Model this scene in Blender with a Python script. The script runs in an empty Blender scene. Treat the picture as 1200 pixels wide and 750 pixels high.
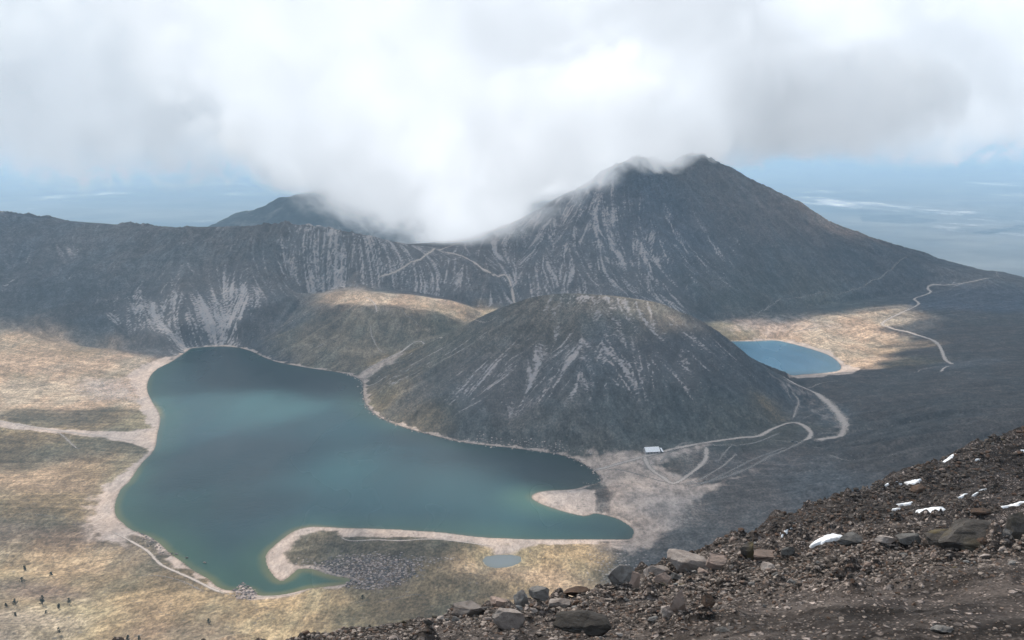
import bpy, bmesh, math, random
import numpy as np
from mathutils import Vector, noise as mnoise

random.seed(7)
RNG = np.random.default_rng(11)
SC = bpy.context.scene
COL = SC.collection

# ------------------------------------------------------------------ camera model
F = 1178.0                      # focal length in pixels of the 1200 px wide frame
CAMZ = 400.0
PITCH = math.radians(9.87)
cp, sp = math.cos(PITCH), math.sin(PITCH)

def ray(px, py):
    a = (px - 600.0) / F
    b = (375.0 - py) / F
    return np.array([a, cp + b * sp, -sp + b * cp])

def at_z(px, py, z=0.0):
    d = ray(px, py)
    t = (z - CAMZ) / d[2]
    return np.array([d[0] * t, d[1] * t, z])

def at_y(px, py, Y):
    d = ray(px, py)
    t = Y / d[1]
    return np.array([d[0] * t, Y, CAMZ + d[2] * t])

# ------------------------------------------------------------------ noise
_perm = np.random.default_rng(5).permutation(4096)
_ga = np.random.default_rng(6).uniform(0, 2 * np.pi, 4096)
_gx, _gy = np.cos(_ga), np.sin(_ga)

def perlin(x, y, seed=0):
    x = np.asarray(x, float); y = np.asarray(y, float)
    xi = np.floor(x).astype(np.int64); yi = np.floor(y).astype(np.int64)
    xf = x - xi; yf = y - yi
    u = xf * xf * xf * (xf * (xf * 6 - 15) + 10); v = yf * yf * yf * (yf * (yf * 6 - 15) + 10)
    def g(ix, iy, dx, dy):
        h = _perm[(_perm[(ix + seed * 57) & 4095] + iy) & 4095]
        return _gx[h] * dx + _gy[h] * dy
    n00 = g(xi, yi, xf, yf); n10 = g(xi + 1, yi, xf - 1, yf)
    n01 = g(xi, yi + 1, xf, yf - 1); n11 = g(xi + 1, yi + 1, xf - 1, yf - 1)
    return ((n00 * (1 - u) + n10 * u) * (1 - v) + (n01 * (1 - u) + n11 * u) * v) * 1.5

def fbm(x, y, octv=5, seed=0, gain=0.5, lac=2.03):
    a = 1.0; s = 0.0; t = 0.0
    for i in range(octv):
        s = s + a * perlin(x, y, seed + i * 3); t += a
        x = x * lac + 17.3; y = y * lac - 9.1; a *= gain
    return s / t

def ridged(x, y, octv=4, seed=0):
    a = 1.0; s = 0.0; t = 0.0
    for i in range(octv):
        s = s + a * (1 - np.abs(perlin(x, y, seed + i * 3)) * 2); t += a
        x = x * 2.1 + 5.3; y = y * 2.1 - 3.1; a *= 0.5
    return s / t

def sstep(a, b, x):
    t = np.clip((x - a) / (b - a), 0, 1)
    return t * t * (3 - 2 * t)

# ------------------------------------------------------------------ splines / sdf
def catmull(pts, closed=False, step=6.0):
    P = [np.asarray(p, float) for p in pts]
    n = len(P); out = []
    rng = range(n) if closed else range(n - 1)
    for i in rng:
        p0 = P[(i - 1) % n] if closed or i > 0 else P[0] * 2 - P[1]
        p1 = P[i]; p2 = P[(i + 1) % n]
        p3 = P[(i + 2) % n] if closed or i + 2 < n else P[-1] * 2 - P[-2]
        k = max(2, int(np.linalg.norm(p2 - p1) / step))
        for j in range(k):
            t = j / k
            out.append(0.5 * ((2 * p1) + (-p0 + p2) * t + (2 * p0 - 5 * p1 + 4 * p2 - p3) * t * t + (-p0 + 3 * p1 - 3 * p2 + p3) * t ** 3))
    if not closed:
        out.append(P[-1])
    return np.array(out)

def seg_dist(X, Y, pts, closed):
    d = np.full(X.shape, 1e12)
    n = len(pts)
    for i in range(n if closed else n - 1):
        ax, ay = pts[i][:2]; bx, by = pts[(i + 1) % n][:2]
        ex, ey = bx - ax, by - ay
        L = ex * ex + ey * ey + 1e-9
        t = np.clip(((X - ax) * ex + (Y - ay) * ey) / L, 0, 1)
        dd = (X - ax - t * ex) ** 2 + (Y - ay - t * ey) ** 2
        np.minimum(d, dd, out=d)
    return np.sqrt(d)

def inside(X, Y, pts):
    c = np.zeros(X.shape, bool)
    n = len(pts)
    for i in range(n):
        ax, ay = pts[i][:2]; bx, by = pts[(i + 1) % n][:2]
        if ay == by: continue
        m = ((ay > Y) != (by > Y)) & (X < (bx - ax) * (Y - ay) / (by - ay) + ax)
        c ^= m
    return c

def sdf(X, Y, pts, clip=160.0):
    """signed distance (positive inside), evaluated only near the polygon"""
    out = np.full(X.shape, -clip)
    x0, y0 = pts[:, 0].min() - clip, pts[:, 1].min() - clip
    x1, y1 = pts[:, 0].max() + clip, pts[:, 1].max() + clip
    m = (X > x0) & (X < x1) & (Y > y0) & (Y < y1)
    xs, ys = X[m], Y[m]
    d = seg_dist(xs, ys, pts, True)
    s = inside(xs, ys, pts)
    out[m] = np.clip(np.where(s, d, -d), -clip, 400)
    return out

# ------------------------------------------------------------------ shore lines (traced in the picture, laid on z = 0)
LAKE = [(227,408),(255,406),(275,407),(292,411),(320,423),(360,431),(400,437),(413,441),(424,447),(425,458),(427,470),(434,481),(450,492),
 (480,503),(510,511),(540,518),(570,522),(600,525),(630,529),(660,534),(678,541),(692,549),(701,557),(704,563),(697,567),(690,568),(672,573),(640,575),(627,578),
 (622,583),(630,589),(645,595),(665,601),(684,605),(693,603),(700,602),(720,607),(734,614),(742,622),(740,630),(733,632),(700,632),(640,632),
 (600,631),(560,629),(520,624),(490,622),(460,620),(420,619),(390,618),(365,617),(345,622),(330,632),(315,645),(311,652),(312,662),
 (320,675),(328,681),(335,679),(345,671),(350,667),(365,667),(380,672),(395,676),(411,679),(405,684),(375,688),(360,690),(340,695),
 (320,698),(303,697),(295,692),(285,690),(270,692),(255,687),(245,678),(230,670),(215,659),(200,648),(187,636),(175,628),(155,621),
 (145,613),(137,605),(135,595),(137,585),(143,572),(152,564),(165,545),(181,527),(185,508),(188,495),(187,484),(179,471),(173,457),
 (175,444),(184,433),(203,423),(219,412)]
LAKE_W = catmull([at_z(x, y)[:2] for x, y in LAKE], True, 8)
LAKE2 = [(832,402),(860,400),(885,400),(905,399),(920,401),(950,409),(972,417),(984,427),(983,434),(965,437),(940,439),(918,441),(890,438),(850,432),(820,420)]
LAKE2_W = catmull([at_z(x, y)[:2] for x, y in LAKE2], True, 8)
POND = [(565,657),(572,652),(590,650),(605,651),(611,654),(607,661),(592,665),(575,665)]
POND_W = catmull([at_z(x, y, 1.0)[:2] for x, y in POND], True, 4)

# ------------------------------------------------------------------ crater terrain : membrane through control lines
X0, X1, Y0, Y1 = -1800.0, 1800.0, 480.0, 3900.0
CELL = 3.0

def Zp(px, py, z): return at_z(px, py, z)
def Yp(px, py, Y): return at_y(px, py, Y)

LINES = []
def line(*pts): LINES.append([np.asarray(p, float) for p in pts])
# rim crest left of the pass
line((-2000, 2300, 235), Yp(-60,246,2420), Yp(0,249,2450), Yp(60,256,2480), Yp(130,262,2480), Yp(200,265,2450), Yp(300,265,2400), Yp(350,264,2370),
     Yp(400,271,2350), Yp(450,281,2380), Yp(490,290,2430), Yp(515,294,2470))
# crest from the pass to the peak and down the right ridge
line(Yp(515,294,2470), Yp(560,277,2560), Yp(600,262,2640), Yp(650,236,2700), Yp(700,209,2740), Yp(730,192,2760), Yp(750,183,2770), Yp(768,189,2800),
     Yp(785,192,2840), Yp(800,184,2880), Yp(820,180,2920), Yp(840,186,2920), Yp(870,203,2900), Yp(905,222,2880), Yp(950,245,2850), Yp(1000,268,2800), Yp(1040,285,2760), Yp(1100,303,2700),
     Yp(1150,315,2620), Yp(1165,317,2580), Yp(1200,325,2540), Yp(1280,335,2450))
# spur down from the pass
line(Yp(515,294,2470), Yp(545,305,2400), Yp(575,322,2330), Yp(600,340,2270), Yp(618,352,2230))
# spur from the summit, between the streaked face and the smooth right face
line(Yp(800,184,2880), Yp(812,215,2780), Yp(838,255,2650), Yp(866,290,2560), Yp(880,312,2500))
# foot of the big mountain
line(Yp(590,358,2180), Yp(640,372,2160), Zp(720,385,22), Zp(800,383,18), Zp(860,372,18), Zp(930,362,25), Zp(1000,352,32), Zp(1060,345,40))
# left rim foot and the left meadow
line(Zp(-120,370,75), Zp(0,385,58), Zp(60,398,38), Zp(120,408,20), Zp(180,414,7))
line(Zp(-120,450,40), Zp(0,450,24), Zp(80,460,10), Zp(140,465,4))
line(Zp(-200,540,40), Zp(0,540,14), Zp(70,545,6), Zp(120,555,3))
line(Zp(-200,650,50), Zp(0,650,20), Zp(80,660,9), Zp(160,668,5))
line(Zp(-200,760,90), Zp(0,750,40), Zp(100,745,26), Zp(200,745,18), Zp(320,745,12), Zp(450,740,14), Zp(600,725,16), Zp(750,710,22))
line(Zp(230,700,6), Zp(330,712,5), Zp(450,700,3), Zp(560,690,4), Zp(700,680,8), Zp(760,660,10))
# knoll between rim and dome
line(Zp(305,402,10), Yp(330,378,2060), Yp(365,356,2110), Yp(400,341,2170), Yp(440,344,2160), Yp(480,346,2150), Yp(515,352,2130), Yp(540,361,2090), Yp(553,371,2040))
line(Yp(395,356,2060), Yp(430,358,2040), Yp(470,360,2030), Yp(505,365,2020), Yp(530,373,1990))
line(Yp(360,352,2230), Yp(400,333,2270), Yp(450,338,2270), Yp(510,346,2250), Yp(560,362,2180))
line(Zp(420,437,3), Zp(455,416,12), Zp(500,397,28), Zp(540,383,40), Zp(562,368,46))
# dome
line(Zp(440,440,10), Yp(470,415,1790), Yp(500,398,1760), Yp(540,377,1730), Yp(575,359,1700), Yp(610,349,1680), Yp(650,344,1660), Yp(700,344,1650),
     Yp(750,349,1640), Yp(790,356,1630), Yp(830,375,1610), Yp(860,400,1580), Yp(890,431,1550), Yp(917,453,1520), Zp(932,475,5))
line(Yp(520,400,1690), Yp(560,385,1640), Yp(610,375,1600), Yp(660,370,1580), Yp(720,372,1570), Yp(780,388,1555), Yp(830,412,1520), Yp(870,440,1490))
line(Yp(490,430,1620), Yp(540,420,1550), Yp(600,420,1490), Yp(670,420,1460), Yp(740,425,1455), Yp(800,436,1450), Yp(850,458,1420))
line(Zp(433,480,4), Zp(480,500,4), Zp(540,514,4), Zp(600,522,4), Zp(660,530,4), Zp(710,528,5), Zp(760,524,7), Zp(830,514,8), Zp(880,507,8), Zp(915,495,7), Zp(935,478,6))
line(Yp(600,380,1900), Yp(700,380,1930), Yp(800,392,1900), Zp(838,404,8))
# right basin
line(Zp(760,545,4), Zp(830,550,7), Zp(900,530,10), Zp(960,515,16), Zp(990,490,18), Zp(970,465,12), Zp(935,450,7))
line(Zp(1000,425,8), Zp(1040,400,14), Zp(1100,385,30), Zp(1200,380,55), Zp(1320,380,90))
line(Zp(1000,470,22), Zp(1100,450,42), Zp(1200,440,62), Zp(1350,440,120))
line(Zp(800,610,8), Zp(900,590,22), Zp(1000,545,44), Zp(1100,500,70), Zp(1200,480,95), Zp(1350,480,160))
line(Zp(1085,338,52), Zp(1130,340,62), Zp(1165,326,78))
# slope up to the viewer
line((-1900, 500, 260), (-1100, 500, 200), (-500, 500, 120), (-150, 490, 110), (150, 490, 130), (500, 500, 170), (1000, 520, 280), (1900, 540, 420))
line((-600, 620, 45), (-200, 640, 45), (100, 650, 50), (350, 720, 50), (700, 830, 80), (1300, 1000, 200))
line((-1900, 500, 260), (-1900, 1600, 200), (-2000, 2300, 235))
line((1900, 540, 420), (1900, 1500, 250), (1900, 2400, 60))
# outer slopes
line((-1900, 3800, -260), (-900, 3800, -300), (0, 3800, -180), (700, 3850, -20), (1200, 3800, -140), (1900, 3800, -280))
line((-1900, 3000, 20), (-900, 3000, 20), (-250, 3050, 30), (150, 3150, 90))
line((1900, 2900, -230), (1600, 2900, -160), (1400, 3050, -170), (1150, 3250, -120))

def solve():
    Z = None
    for cell in (96.0, 48.0, 24.0, 12.0, 6.0, 3.0):
        nx = int(round((X1 - X0) / cell)) + 1; ny = int(round((Y1 - Y0) / cell)) + 1
        xs = np.linspace(X0, X1, nx); ys = np.linspace(Y0, Y1, ny)
        acc = np.zeros((ny, nx)); cnt = np.zeros((ny, nx))
        for L in LINES:
            C = catmull(L, False, cell * 0.5)
            i = np.rint((C[:, 0] - X0) / (X1 - X0) * (nx - 1)).astype(int)
            j = np.rint((C[:, 1] - Y0) / (Y1 - Y0) * (ny - 1)).astype(int)
            m = (i >= 0) & (i < nx) & (j >= 0) & (j < ny)
            np.add.at(acc, (j[m], i[m]), C[m, 2]); np.add.at(cnt, (j[m], i[m]), 1)
        # lakes hold the ground at water level
        GX, GY = np.meshgrid(xs, ys)
        fixed = cnt > 0
        val = np.where(fixed, acc / np.maximum(cnt, 1), 0)
        lk = inside(GX, GY, LAKE_W) | inside(GX, GY, LAKE2_W)
        fixed |= lk; val[lk] = 0.8
        if Z is None:
            Z = np.full((ny, nx), 60.0)
            its = 1500
        else:
            oy = np.linspace(0, Z.shape[0] - 1, ny); ox = np.linspace(0, Z.shape[1] - 1, nx)
            Z = bil(Z, ox[None, :] + 0 * oy[:, None], oy[:, None] + 0 * ox[None, :])
            its = 250 if cell > 12 else (90 if cell > 3 else 20)
        Z[fixed] = val[fixed]
        for _ in range(its):
            P = np.pad(Z, 1, mode='edge')
            N = (P[:-2, 1:-1] + P[2:, 1:-1] + P[1:-1, :-2] + P[1:-1, 2:]) * 0.25
            Z = np.where(fixed, val, N)
    return xs, ys, Z

def bil(A, fx, fy):
    fx = np.clip(fx, 0, A.shape[1] - 1.001); fy = np.clip(fy, 0, A.shape[0] - 1.001)
    ix = fx.astype(np.int64); iy = fy.astype(np.int64); u = fx - ix; v = fy - iy
    return (A[iy, ix] * (1 - u) + A[iy, ix + 1] * u) * (1 - v) + (A[iy + 1, ix] * (1 - u) + A[iy + 1, ix + 1] * u) * v

def blur(A, n):
    for _ in range(n):
        P = np.pad(A, 1, mode='edge')
        A = (P[:-2, 1:-1] + P[2:, 1:-1] + P[1:-1, :-2] + P[1:-1, 2:] + 4 * P[1:-1, 1:-1]) / 8
    return A

xs, ys, ZB = solve()
GX, GY = np.meshgrid(xs, ys)
NX, NY = len(xs), len(ys)
sd1 = sdf(GX, GY, LAKE_W); sd2 = sdf(GX, GY, LAKE2_W); sdp = sdf(GX, GY, POND_W, 60)
# rugged crest keeps sharp, the rest is smoothed
ZS = blur(ZB, 26)
ZS2 = blur(ZS, 40)
slope0 = np.hypot(*np.gradient(ZS2, CELL))
ZS2 = ZS2 + sstep(.1, .35, slope0) * (fbm(GX / 150, GY / 150, 3, 201) * 4 + ridged(GX / 260, GY / 260, 2, 205) * 4)
ZS2 = blur(ZS2, 8)
gy_, gx_ = np.gradient(ZS2, CELL)
slope = np.hypot(gx_, gy_); slope_s = slope0
steep = sstep(0.16, 0.36, slope0)

# ---- streaks that follow the fall line (line integral convolution of noise)
def lic(src, steps, h, flow):
    fx_, fy_ = flow
    acc = src.copy(); w = 1.0
    for sgn in (1, -1):
        px = np.broadcast_to(np.arange(NX, dtype=float)[None, :], src.shape).copy()
        py = np.broadcast_to(np.arange(NY, dtype=float)[:, None], src.shape).copy()
        for k in range(steps):
            ix = np.clip(px, 0, NX - 1).astype(np.int32); iy = np.clip(py, 0, NY - 1).astype(np.int32)
            px += sgn * h * fx_[iy, ix]; py += sgn * h * fy_[iy, ix]
            acc += src[np.clip(np.rint(py), 0, NY - 1).astype(np.int32), np.clip(np.rint(px), 0, NX - 1).astype(np.int32)]
            if sgn == 1: w += 2
    return acc / np.sqrt(w)
inv = 1 / (slope + 1e-4)
flow = (gx_ * inv, gy_ * inv)
n1 = RNG.normal(size=GX.shape)
n2 = blur(RNG.normal(size=GX.shape), 2); n2 /= n2.std()
n3 = blur(RNG.normal(size=GX.shape), 14); n3 /= n3.std()
n4 = blur(RNG.normal(size=GX.shape), 60); n4 /= n4.std()
LD = lic(n4, 26, 4.0, flow); LD /= LD.std()
gy_, gx_ = np.gradient(ZS2 + steep * blur(LD, 4) * 2.2, CELL)
sl_ = np.hypot(gx_, gy_) + 1e-4; flow = (gx_ / sl_, gy_ / sl_)
LA = lic(n1, 11, 1.2, flow); LA /= LA.std()
LB = lic(n2, 18, 1.5, flow); LB /= LB.std()
LC = lic(n3, 26, 3.0, flow); LC /= LC.std()
LA = LA / LA.std()
strk = 0.95 * LA + 0.45 * LB + 0.22 * LC - .1 * LD

def W(px, py, z=None, Y=None):
    return at_z(px, py, z) if Y is None else at_y(px, py, Y)

rug = steep
ddm = np.hypot(GX - 165, GY - 1580); rug = rug * (1 - .5 * sstep(420, 300, ddm))
Z = ZS + rug * blur(LD, 3) * 4.5 + rug * (LC * 1.9 + LB * 0.8 + LA * 0.3)
Z += rug * (blur(ridged(GX / 260, GY / 260, 4, 205), 2) - .35) * 9.0 + rug * fbm(GX / 150, GY / 150, 3, 201) * 7.0
Z += fbm(GX / 190, GY / 190, 6, 21) * 3.5 + fbm(GX / 38, GY / 38, 4, 31) * 0.7
hi = sstep(150, 330, ZS) * steep
Z += hi * (.35 + .65 * sstep(-250, 150, GX)) * (ridged(GX / 70, GY / 70, 5, 221) - .35) * 11.0 * sstep(-.2, .3, fbm(GX / 200, GY / 200, 2, 231))
# jagged rock along the high crest
pk = at_y(755, 185, 2780)
dpk = np.hypot(GX - pk[0], (GY - pk[1]) * 0.8)
Z += np.exp(-(dpk / 260) ** 2) * (ridged(GX / 46, GY / 46, 4, 9) - 0.3) * 16
rk = at_y(360, 280, 2300)
Z += np.exp(-((GX - rk[0]) ** 2 / 150 ** 2 + (GY - rk[1]) ** 2 / 90 ** 2)) * (ridged(GX / 30, GY / 30, 4, 19) - 0.3) * 14
# near the water the ground follows the traced shore exactly
sh = np.maximum(sd1, sd2)
out = np.maximum(-sh, 0)
beach = sstep(0, 45, out)
Zraw = np.where(GY > 2450, Z, np.maximum(Z, 8.3))
Z = np.where(sh < 0, 0.05 + out * 0.05 + beach * np.maximum(Z - 0.05 - 0.05 * out, 0.25), -np.minimum(sh * 0.22, 9.0))
Z = np.where((out >= 159.9) & (Zraw < 8.3), Zraw, Z)
# little pond
Z = np.where(sdp > -25, np.minimum(Z, 1.0 - np.clip(sdp, -25, 12) * 0.12), Z)

def zat(x, y):
    return bil(Z, (np.asarray(x) - X0) / CELL, (np.asarray(y) - Y0) / CELL)

def hit(px, py, y_start=560.0):
    d = ray(px, py)
    Y = y_start
    while Y < 3880:
        t = Y / d[1]
        x, z = d[0] * t, CAMZ + d[2] * t
        if X0 < x < X1 and z <= zat(x, Y):
            lo, hi = Y - 6, Y
            for _ in range(12):
                m = (lo + hi) / 2; t = m / d[1]
                if CAMZ + d[2] * t <= zat(d[0] * t, m): hi = m
                else: lo = m
            t = hi / d[1]
            return np.array([d[0] * t, hi, float(zat(d[0] * t, hi))])
        Y += 6
    return at_z(px, py, 30)

# ------------------------------------------------------------------ ground cover maps
LGX, LGY = np.meshgrid(np.arange(X0, X1 + 1, 15.0), np.arange(Y0, Y1 + 1, 15.0))
LWX = LGX + fbm(LGX / 90, LGY / 90, 3, 61) * 60; LWY = LGY + fbm(LGX / 90, LGY / 90, 3, 71) * 60
def blobs(items, low=False):
    """normalised gaussian mix of values at picture points (px, py, radius m, value...)"""
    gx, gy = LGX, LGY
    acc = None; ws = np.full(gx.shape, 1e-9)
    wx, wy = LWX, LWY
    for it in items:
        p = hit(it[0], it[1]); r = it[2]
        w = np.exp(-(((wx - p[0]) ** 2 + (wy - p[1]) ** 2) / (2 * r * r))) + 1e-7 / (1 + ((wx - p[0]) ** 2 + (wy - p[1]) ** 2) / 1e4)
        v = np.array(it[3:], float)
        if acc is None: acc = np.zeros(gx.shape + (len(v),))
        acc += w[..., None] * v; ws += w
    A = acc / ws[..., None]
    if low: return A
    fx = (GX - X0) / 15.0; fy = (GY - Y0) / 15.0
    return np.stack([bil(A[..., k], fx, fy) for k in range(A.shape[2])], -1)

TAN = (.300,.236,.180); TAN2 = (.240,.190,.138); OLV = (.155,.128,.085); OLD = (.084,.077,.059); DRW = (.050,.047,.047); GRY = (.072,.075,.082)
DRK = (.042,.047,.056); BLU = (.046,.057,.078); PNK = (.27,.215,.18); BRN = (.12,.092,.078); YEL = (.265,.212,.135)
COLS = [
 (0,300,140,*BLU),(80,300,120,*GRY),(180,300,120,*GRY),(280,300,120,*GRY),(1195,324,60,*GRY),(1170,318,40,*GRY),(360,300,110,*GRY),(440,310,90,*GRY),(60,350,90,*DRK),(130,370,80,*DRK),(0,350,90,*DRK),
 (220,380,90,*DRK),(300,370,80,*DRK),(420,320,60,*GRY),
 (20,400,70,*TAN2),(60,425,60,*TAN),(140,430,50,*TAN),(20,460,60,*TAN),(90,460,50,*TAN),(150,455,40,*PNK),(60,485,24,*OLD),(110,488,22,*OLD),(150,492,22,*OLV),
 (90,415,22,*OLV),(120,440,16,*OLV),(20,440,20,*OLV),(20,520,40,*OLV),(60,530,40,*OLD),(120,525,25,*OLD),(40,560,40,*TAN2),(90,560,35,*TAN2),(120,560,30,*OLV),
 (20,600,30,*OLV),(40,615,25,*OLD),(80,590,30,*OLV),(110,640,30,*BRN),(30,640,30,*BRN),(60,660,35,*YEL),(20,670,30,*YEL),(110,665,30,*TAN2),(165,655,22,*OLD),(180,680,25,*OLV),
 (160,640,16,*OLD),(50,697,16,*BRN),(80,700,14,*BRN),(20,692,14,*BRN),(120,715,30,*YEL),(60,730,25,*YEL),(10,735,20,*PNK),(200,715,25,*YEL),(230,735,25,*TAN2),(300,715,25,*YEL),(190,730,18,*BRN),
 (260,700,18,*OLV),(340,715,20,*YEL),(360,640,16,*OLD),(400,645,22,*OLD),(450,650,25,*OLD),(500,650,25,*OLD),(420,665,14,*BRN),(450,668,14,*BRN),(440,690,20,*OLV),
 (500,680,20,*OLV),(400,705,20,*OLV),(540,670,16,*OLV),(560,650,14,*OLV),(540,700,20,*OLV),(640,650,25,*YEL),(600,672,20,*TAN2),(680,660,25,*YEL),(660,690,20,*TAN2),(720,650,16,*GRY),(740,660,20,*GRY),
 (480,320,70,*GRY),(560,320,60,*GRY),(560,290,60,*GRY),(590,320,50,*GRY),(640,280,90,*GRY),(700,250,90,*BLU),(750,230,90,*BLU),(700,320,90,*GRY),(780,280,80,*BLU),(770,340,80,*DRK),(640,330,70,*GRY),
 (840,220,90,.070,.066,.070),(880,250,90,.062,.060,.066),(930,250,90,.080,.070,.070),(960,256,55,.22,.17,.145),(900,300,100,*DRK),(980,290,90,*DRK),(1050,310,80,*DRK),(860,340,80,.05,.055,.055),(950,335,80,.05,.055,.055),  # the pale spot on the right ridge paints in its sunlit strip
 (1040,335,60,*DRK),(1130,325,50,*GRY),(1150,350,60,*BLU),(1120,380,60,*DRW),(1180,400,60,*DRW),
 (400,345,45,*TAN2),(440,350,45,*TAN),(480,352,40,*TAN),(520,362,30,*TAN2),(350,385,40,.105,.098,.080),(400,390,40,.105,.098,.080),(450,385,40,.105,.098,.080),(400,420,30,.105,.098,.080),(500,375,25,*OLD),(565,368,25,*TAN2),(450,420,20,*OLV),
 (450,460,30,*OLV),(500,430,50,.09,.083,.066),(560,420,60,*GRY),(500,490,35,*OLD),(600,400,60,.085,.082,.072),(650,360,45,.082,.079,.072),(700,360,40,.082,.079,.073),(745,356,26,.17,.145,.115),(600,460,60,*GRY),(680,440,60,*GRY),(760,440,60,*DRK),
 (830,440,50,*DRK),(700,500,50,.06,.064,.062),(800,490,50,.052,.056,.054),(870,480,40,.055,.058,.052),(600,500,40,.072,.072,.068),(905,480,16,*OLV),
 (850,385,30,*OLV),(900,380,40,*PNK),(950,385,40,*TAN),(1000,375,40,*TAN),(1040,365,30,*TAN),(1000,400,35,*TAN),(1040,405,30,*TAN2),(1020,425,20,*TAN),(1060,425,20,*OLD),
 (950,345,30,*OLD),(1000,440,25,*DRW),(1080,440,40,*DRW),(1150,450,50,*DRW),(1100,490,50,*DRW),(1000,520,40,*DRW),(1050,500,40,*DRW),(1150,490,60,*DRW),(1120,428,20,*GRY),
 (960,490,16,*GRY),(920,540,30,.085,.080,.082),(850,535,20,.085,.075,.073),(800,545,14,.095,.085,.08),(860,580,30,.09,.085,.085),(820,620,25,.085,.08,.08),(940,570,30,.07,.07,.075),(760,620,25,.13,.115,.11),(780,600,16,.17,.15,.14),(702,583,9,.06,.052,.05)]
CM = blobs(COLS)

# pale scree amount
SCREE = [(10,390,60,.0),(130,350,45,.35),(150,372,30,1.3),(180,368,35,1.45),(208,392,18,1.4),(100,330,40,.5),(220,340,50,.75),(200,380,40,.8),(270,350,45,1.35),(270,378,24,1.4),(300,330,45,.8),(330,310,40,.6),(350,296,45,1.15),(390,300,40,.9),
 (250,290,60,.35),(150,290,60,.25),(60,310,50,.4),(30,320,30,.4),(10,330,30,.4),(300,280,40,.3),(330,370,40,.05),(60,360,60,.05),(100,380,60,.05),(430,310,40,.7),(470,318,45,1.1),(510,322,40,1.1),(450,340,25,.3),(540,340,30,.5),(600,345,20,.6),(570,320,30,.5),
 (620,300,60,.95),(650,320,55,.95),(660,280,55,.9),(700,270,60,.95),(720,310,55,1.0),(740,350,30,.8),(700,340,40,.75),(740,260,55,.9),(760,290,45,1.15),(780,240,60,.3),(800,300,40,.5),(820,270,50,.6),(850,300,40,1.0),(840,320,40,.6),(770,210,50,.1),
 (860,230,60,.2),(900,270,60,.3),(950,300,70,.05),(900,330,70,.0),(1000,320,70,.05),(1030,300,30,.25),(1150,330,30,.8),(1130,345,30,.5),(1180,350,40,.6),(1120,325,20,.7),(1180,400,60,.0),
 (420,370,40,.1),(440,400,40,.15),(370,395,40,.25),(330,400,25,.4),
 (500,430,40,.6),(520,440,30,.5),(480,450,30,.25),(560,450,30,.8),(592,450,24,1.05),(565,475,20,.8),(590,470,18,.9),(620,440,30,.5),(645,440,22,.75),(655,460,20,.7),(640,470,20,.5),(690,430,24,.35),(700,470,22,.7),(650,400,30,.55),(720,405,30,.6),(560,420,30,.55),(720,445,22,.6),(740,430,24,.9),(750,455,22,.95),(790,430,24,.9),(805,450,26,1.0),(730,470,16,.4),
 (600,390,60,.3),(700,385,50,.4),(780,405,34,.75),(840,425,34,.5),(600,505,40,.05),(700,510,50,.0),(800,500,50,.0),(860,470,40,.05),(450,480,30,.05),(520,500,30,.1),
 (100,500,100,0),(300,700,100,0),(1000,400,80,.0),(1000,500,100,0.02),(500,660,60,0)]
SM = blobs(SCREE)[..., 0]

# ---- bare sand / dust areas: polygons in the picture, laid on the ground
SAND = [
 ([(668,535),(700,530),(757,528),(790,527),(830,520),(800,535),(775,545),(800,560),(838,566),(890,548),(850,566),(815,590),(790,618),(765,640),(735,650),(700,640),(736,634),(745,622),(736,611),(705,600),(700,585),(706,562)], 14, .6),
 ([(700,535),(757,531),(745,545),(760,560),(735,580),(728,605),(745,625),(735,634),(742,622),(734,608),(712,598),(703,575)], 10, .62),
 ([(-40,488),(30,498),(70,503),(110,505),(150,506),(188,500),(184,528),(168,524),(140,516),(95,510),(50,506),(-40,495)], 5, 1.),
 ([(181,527),(158,545),(128,565),(112,585),(110,612),(115,632),(135,636),(152,644),(150,625),(140,611),(134,597),(140,575),(160,550)], 6, 1.),
 ([(108,575),(95,600),(96,632),(118,634),(115,600)], 10, .55),
 ([(622,576),(700,574),(700,605),(680,607),(640,596),(618,584)], 5, 1.1),
 ([(150,440),(172,425),(205,416),(178,440),(172,462),(180,478),(188,500),(176,500),(166,480),(160,458)], 6, 1.),
 ([(80,445),(160,440),(166,470),(100,468)], 25, .4),
 ([(308,650),(318,636),(345,618),(375,614),(430,616),(420,622),(375,622),(350,630),(336,645),(334,655),(345,662),(365,666),(345,674),(328,684),(312,668)], 5, .95),
 ([(400,617),(500,622),(600,630),(700,632),(700,637),(640,638),(560,637),(500,630),(400,629),(395,624)], 3, .9),
 ([(560,636),(600,636),(640,636),(615,642),(600,650),(580,650)], 5, .8),
 ([(985,424),(1008,430),(1000,438),(960,440),(985,436)], 6, 1.),
 ([(885,396),(930,398),(975,412),(990,430),(970,441),(925,442),(930,438),(980,432),(940,408),(885,400)], 6, .8),
 ([(895,440),(935,450),(960,470),(990,490),(1000,510),(985,515),(965,490),(935,470),(925,460)], 14, .28),
 ([(415,441),(440,425),(470,412),(475,414),(450,430),(425,445)], 8, .6),
 ([(418,358),(440,352),(470,372),(505,393),(490,392),(455,372)], 14, .2),
 ([(860,372),(940,368),(1000,385),(930,392),(850,388)], 40, .35),
]
sandm = np.zeros(GX.shape); NZ = fbm(GX / 24, GY / 24, 3, 91)
for poly, soft, amt in SAND:
    Wp = np.array([hit(x, y)[:2] for x, y in poly])
    dd = sdf(GX, GY, Wp, 60 + soft)
    sandm = np.maximum(sandm, sstep(-soft, soft, dd + NZ * soft * 1.3) * amt)
sandm = np.maximum(sandm, sstep(11, 2, out + NZ * 15) * (sh < 0) * .9)
mudp = np.array([hit(x, y)[:2] for x, y in [(694,567),(707,564),(715,585),(712,600),(697,601),(700,585)]])
sandm *= 1 - .85 * sstep(-5, 5, sdf(GX, GY, mudp, 30) + NZ * 6)
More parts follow.
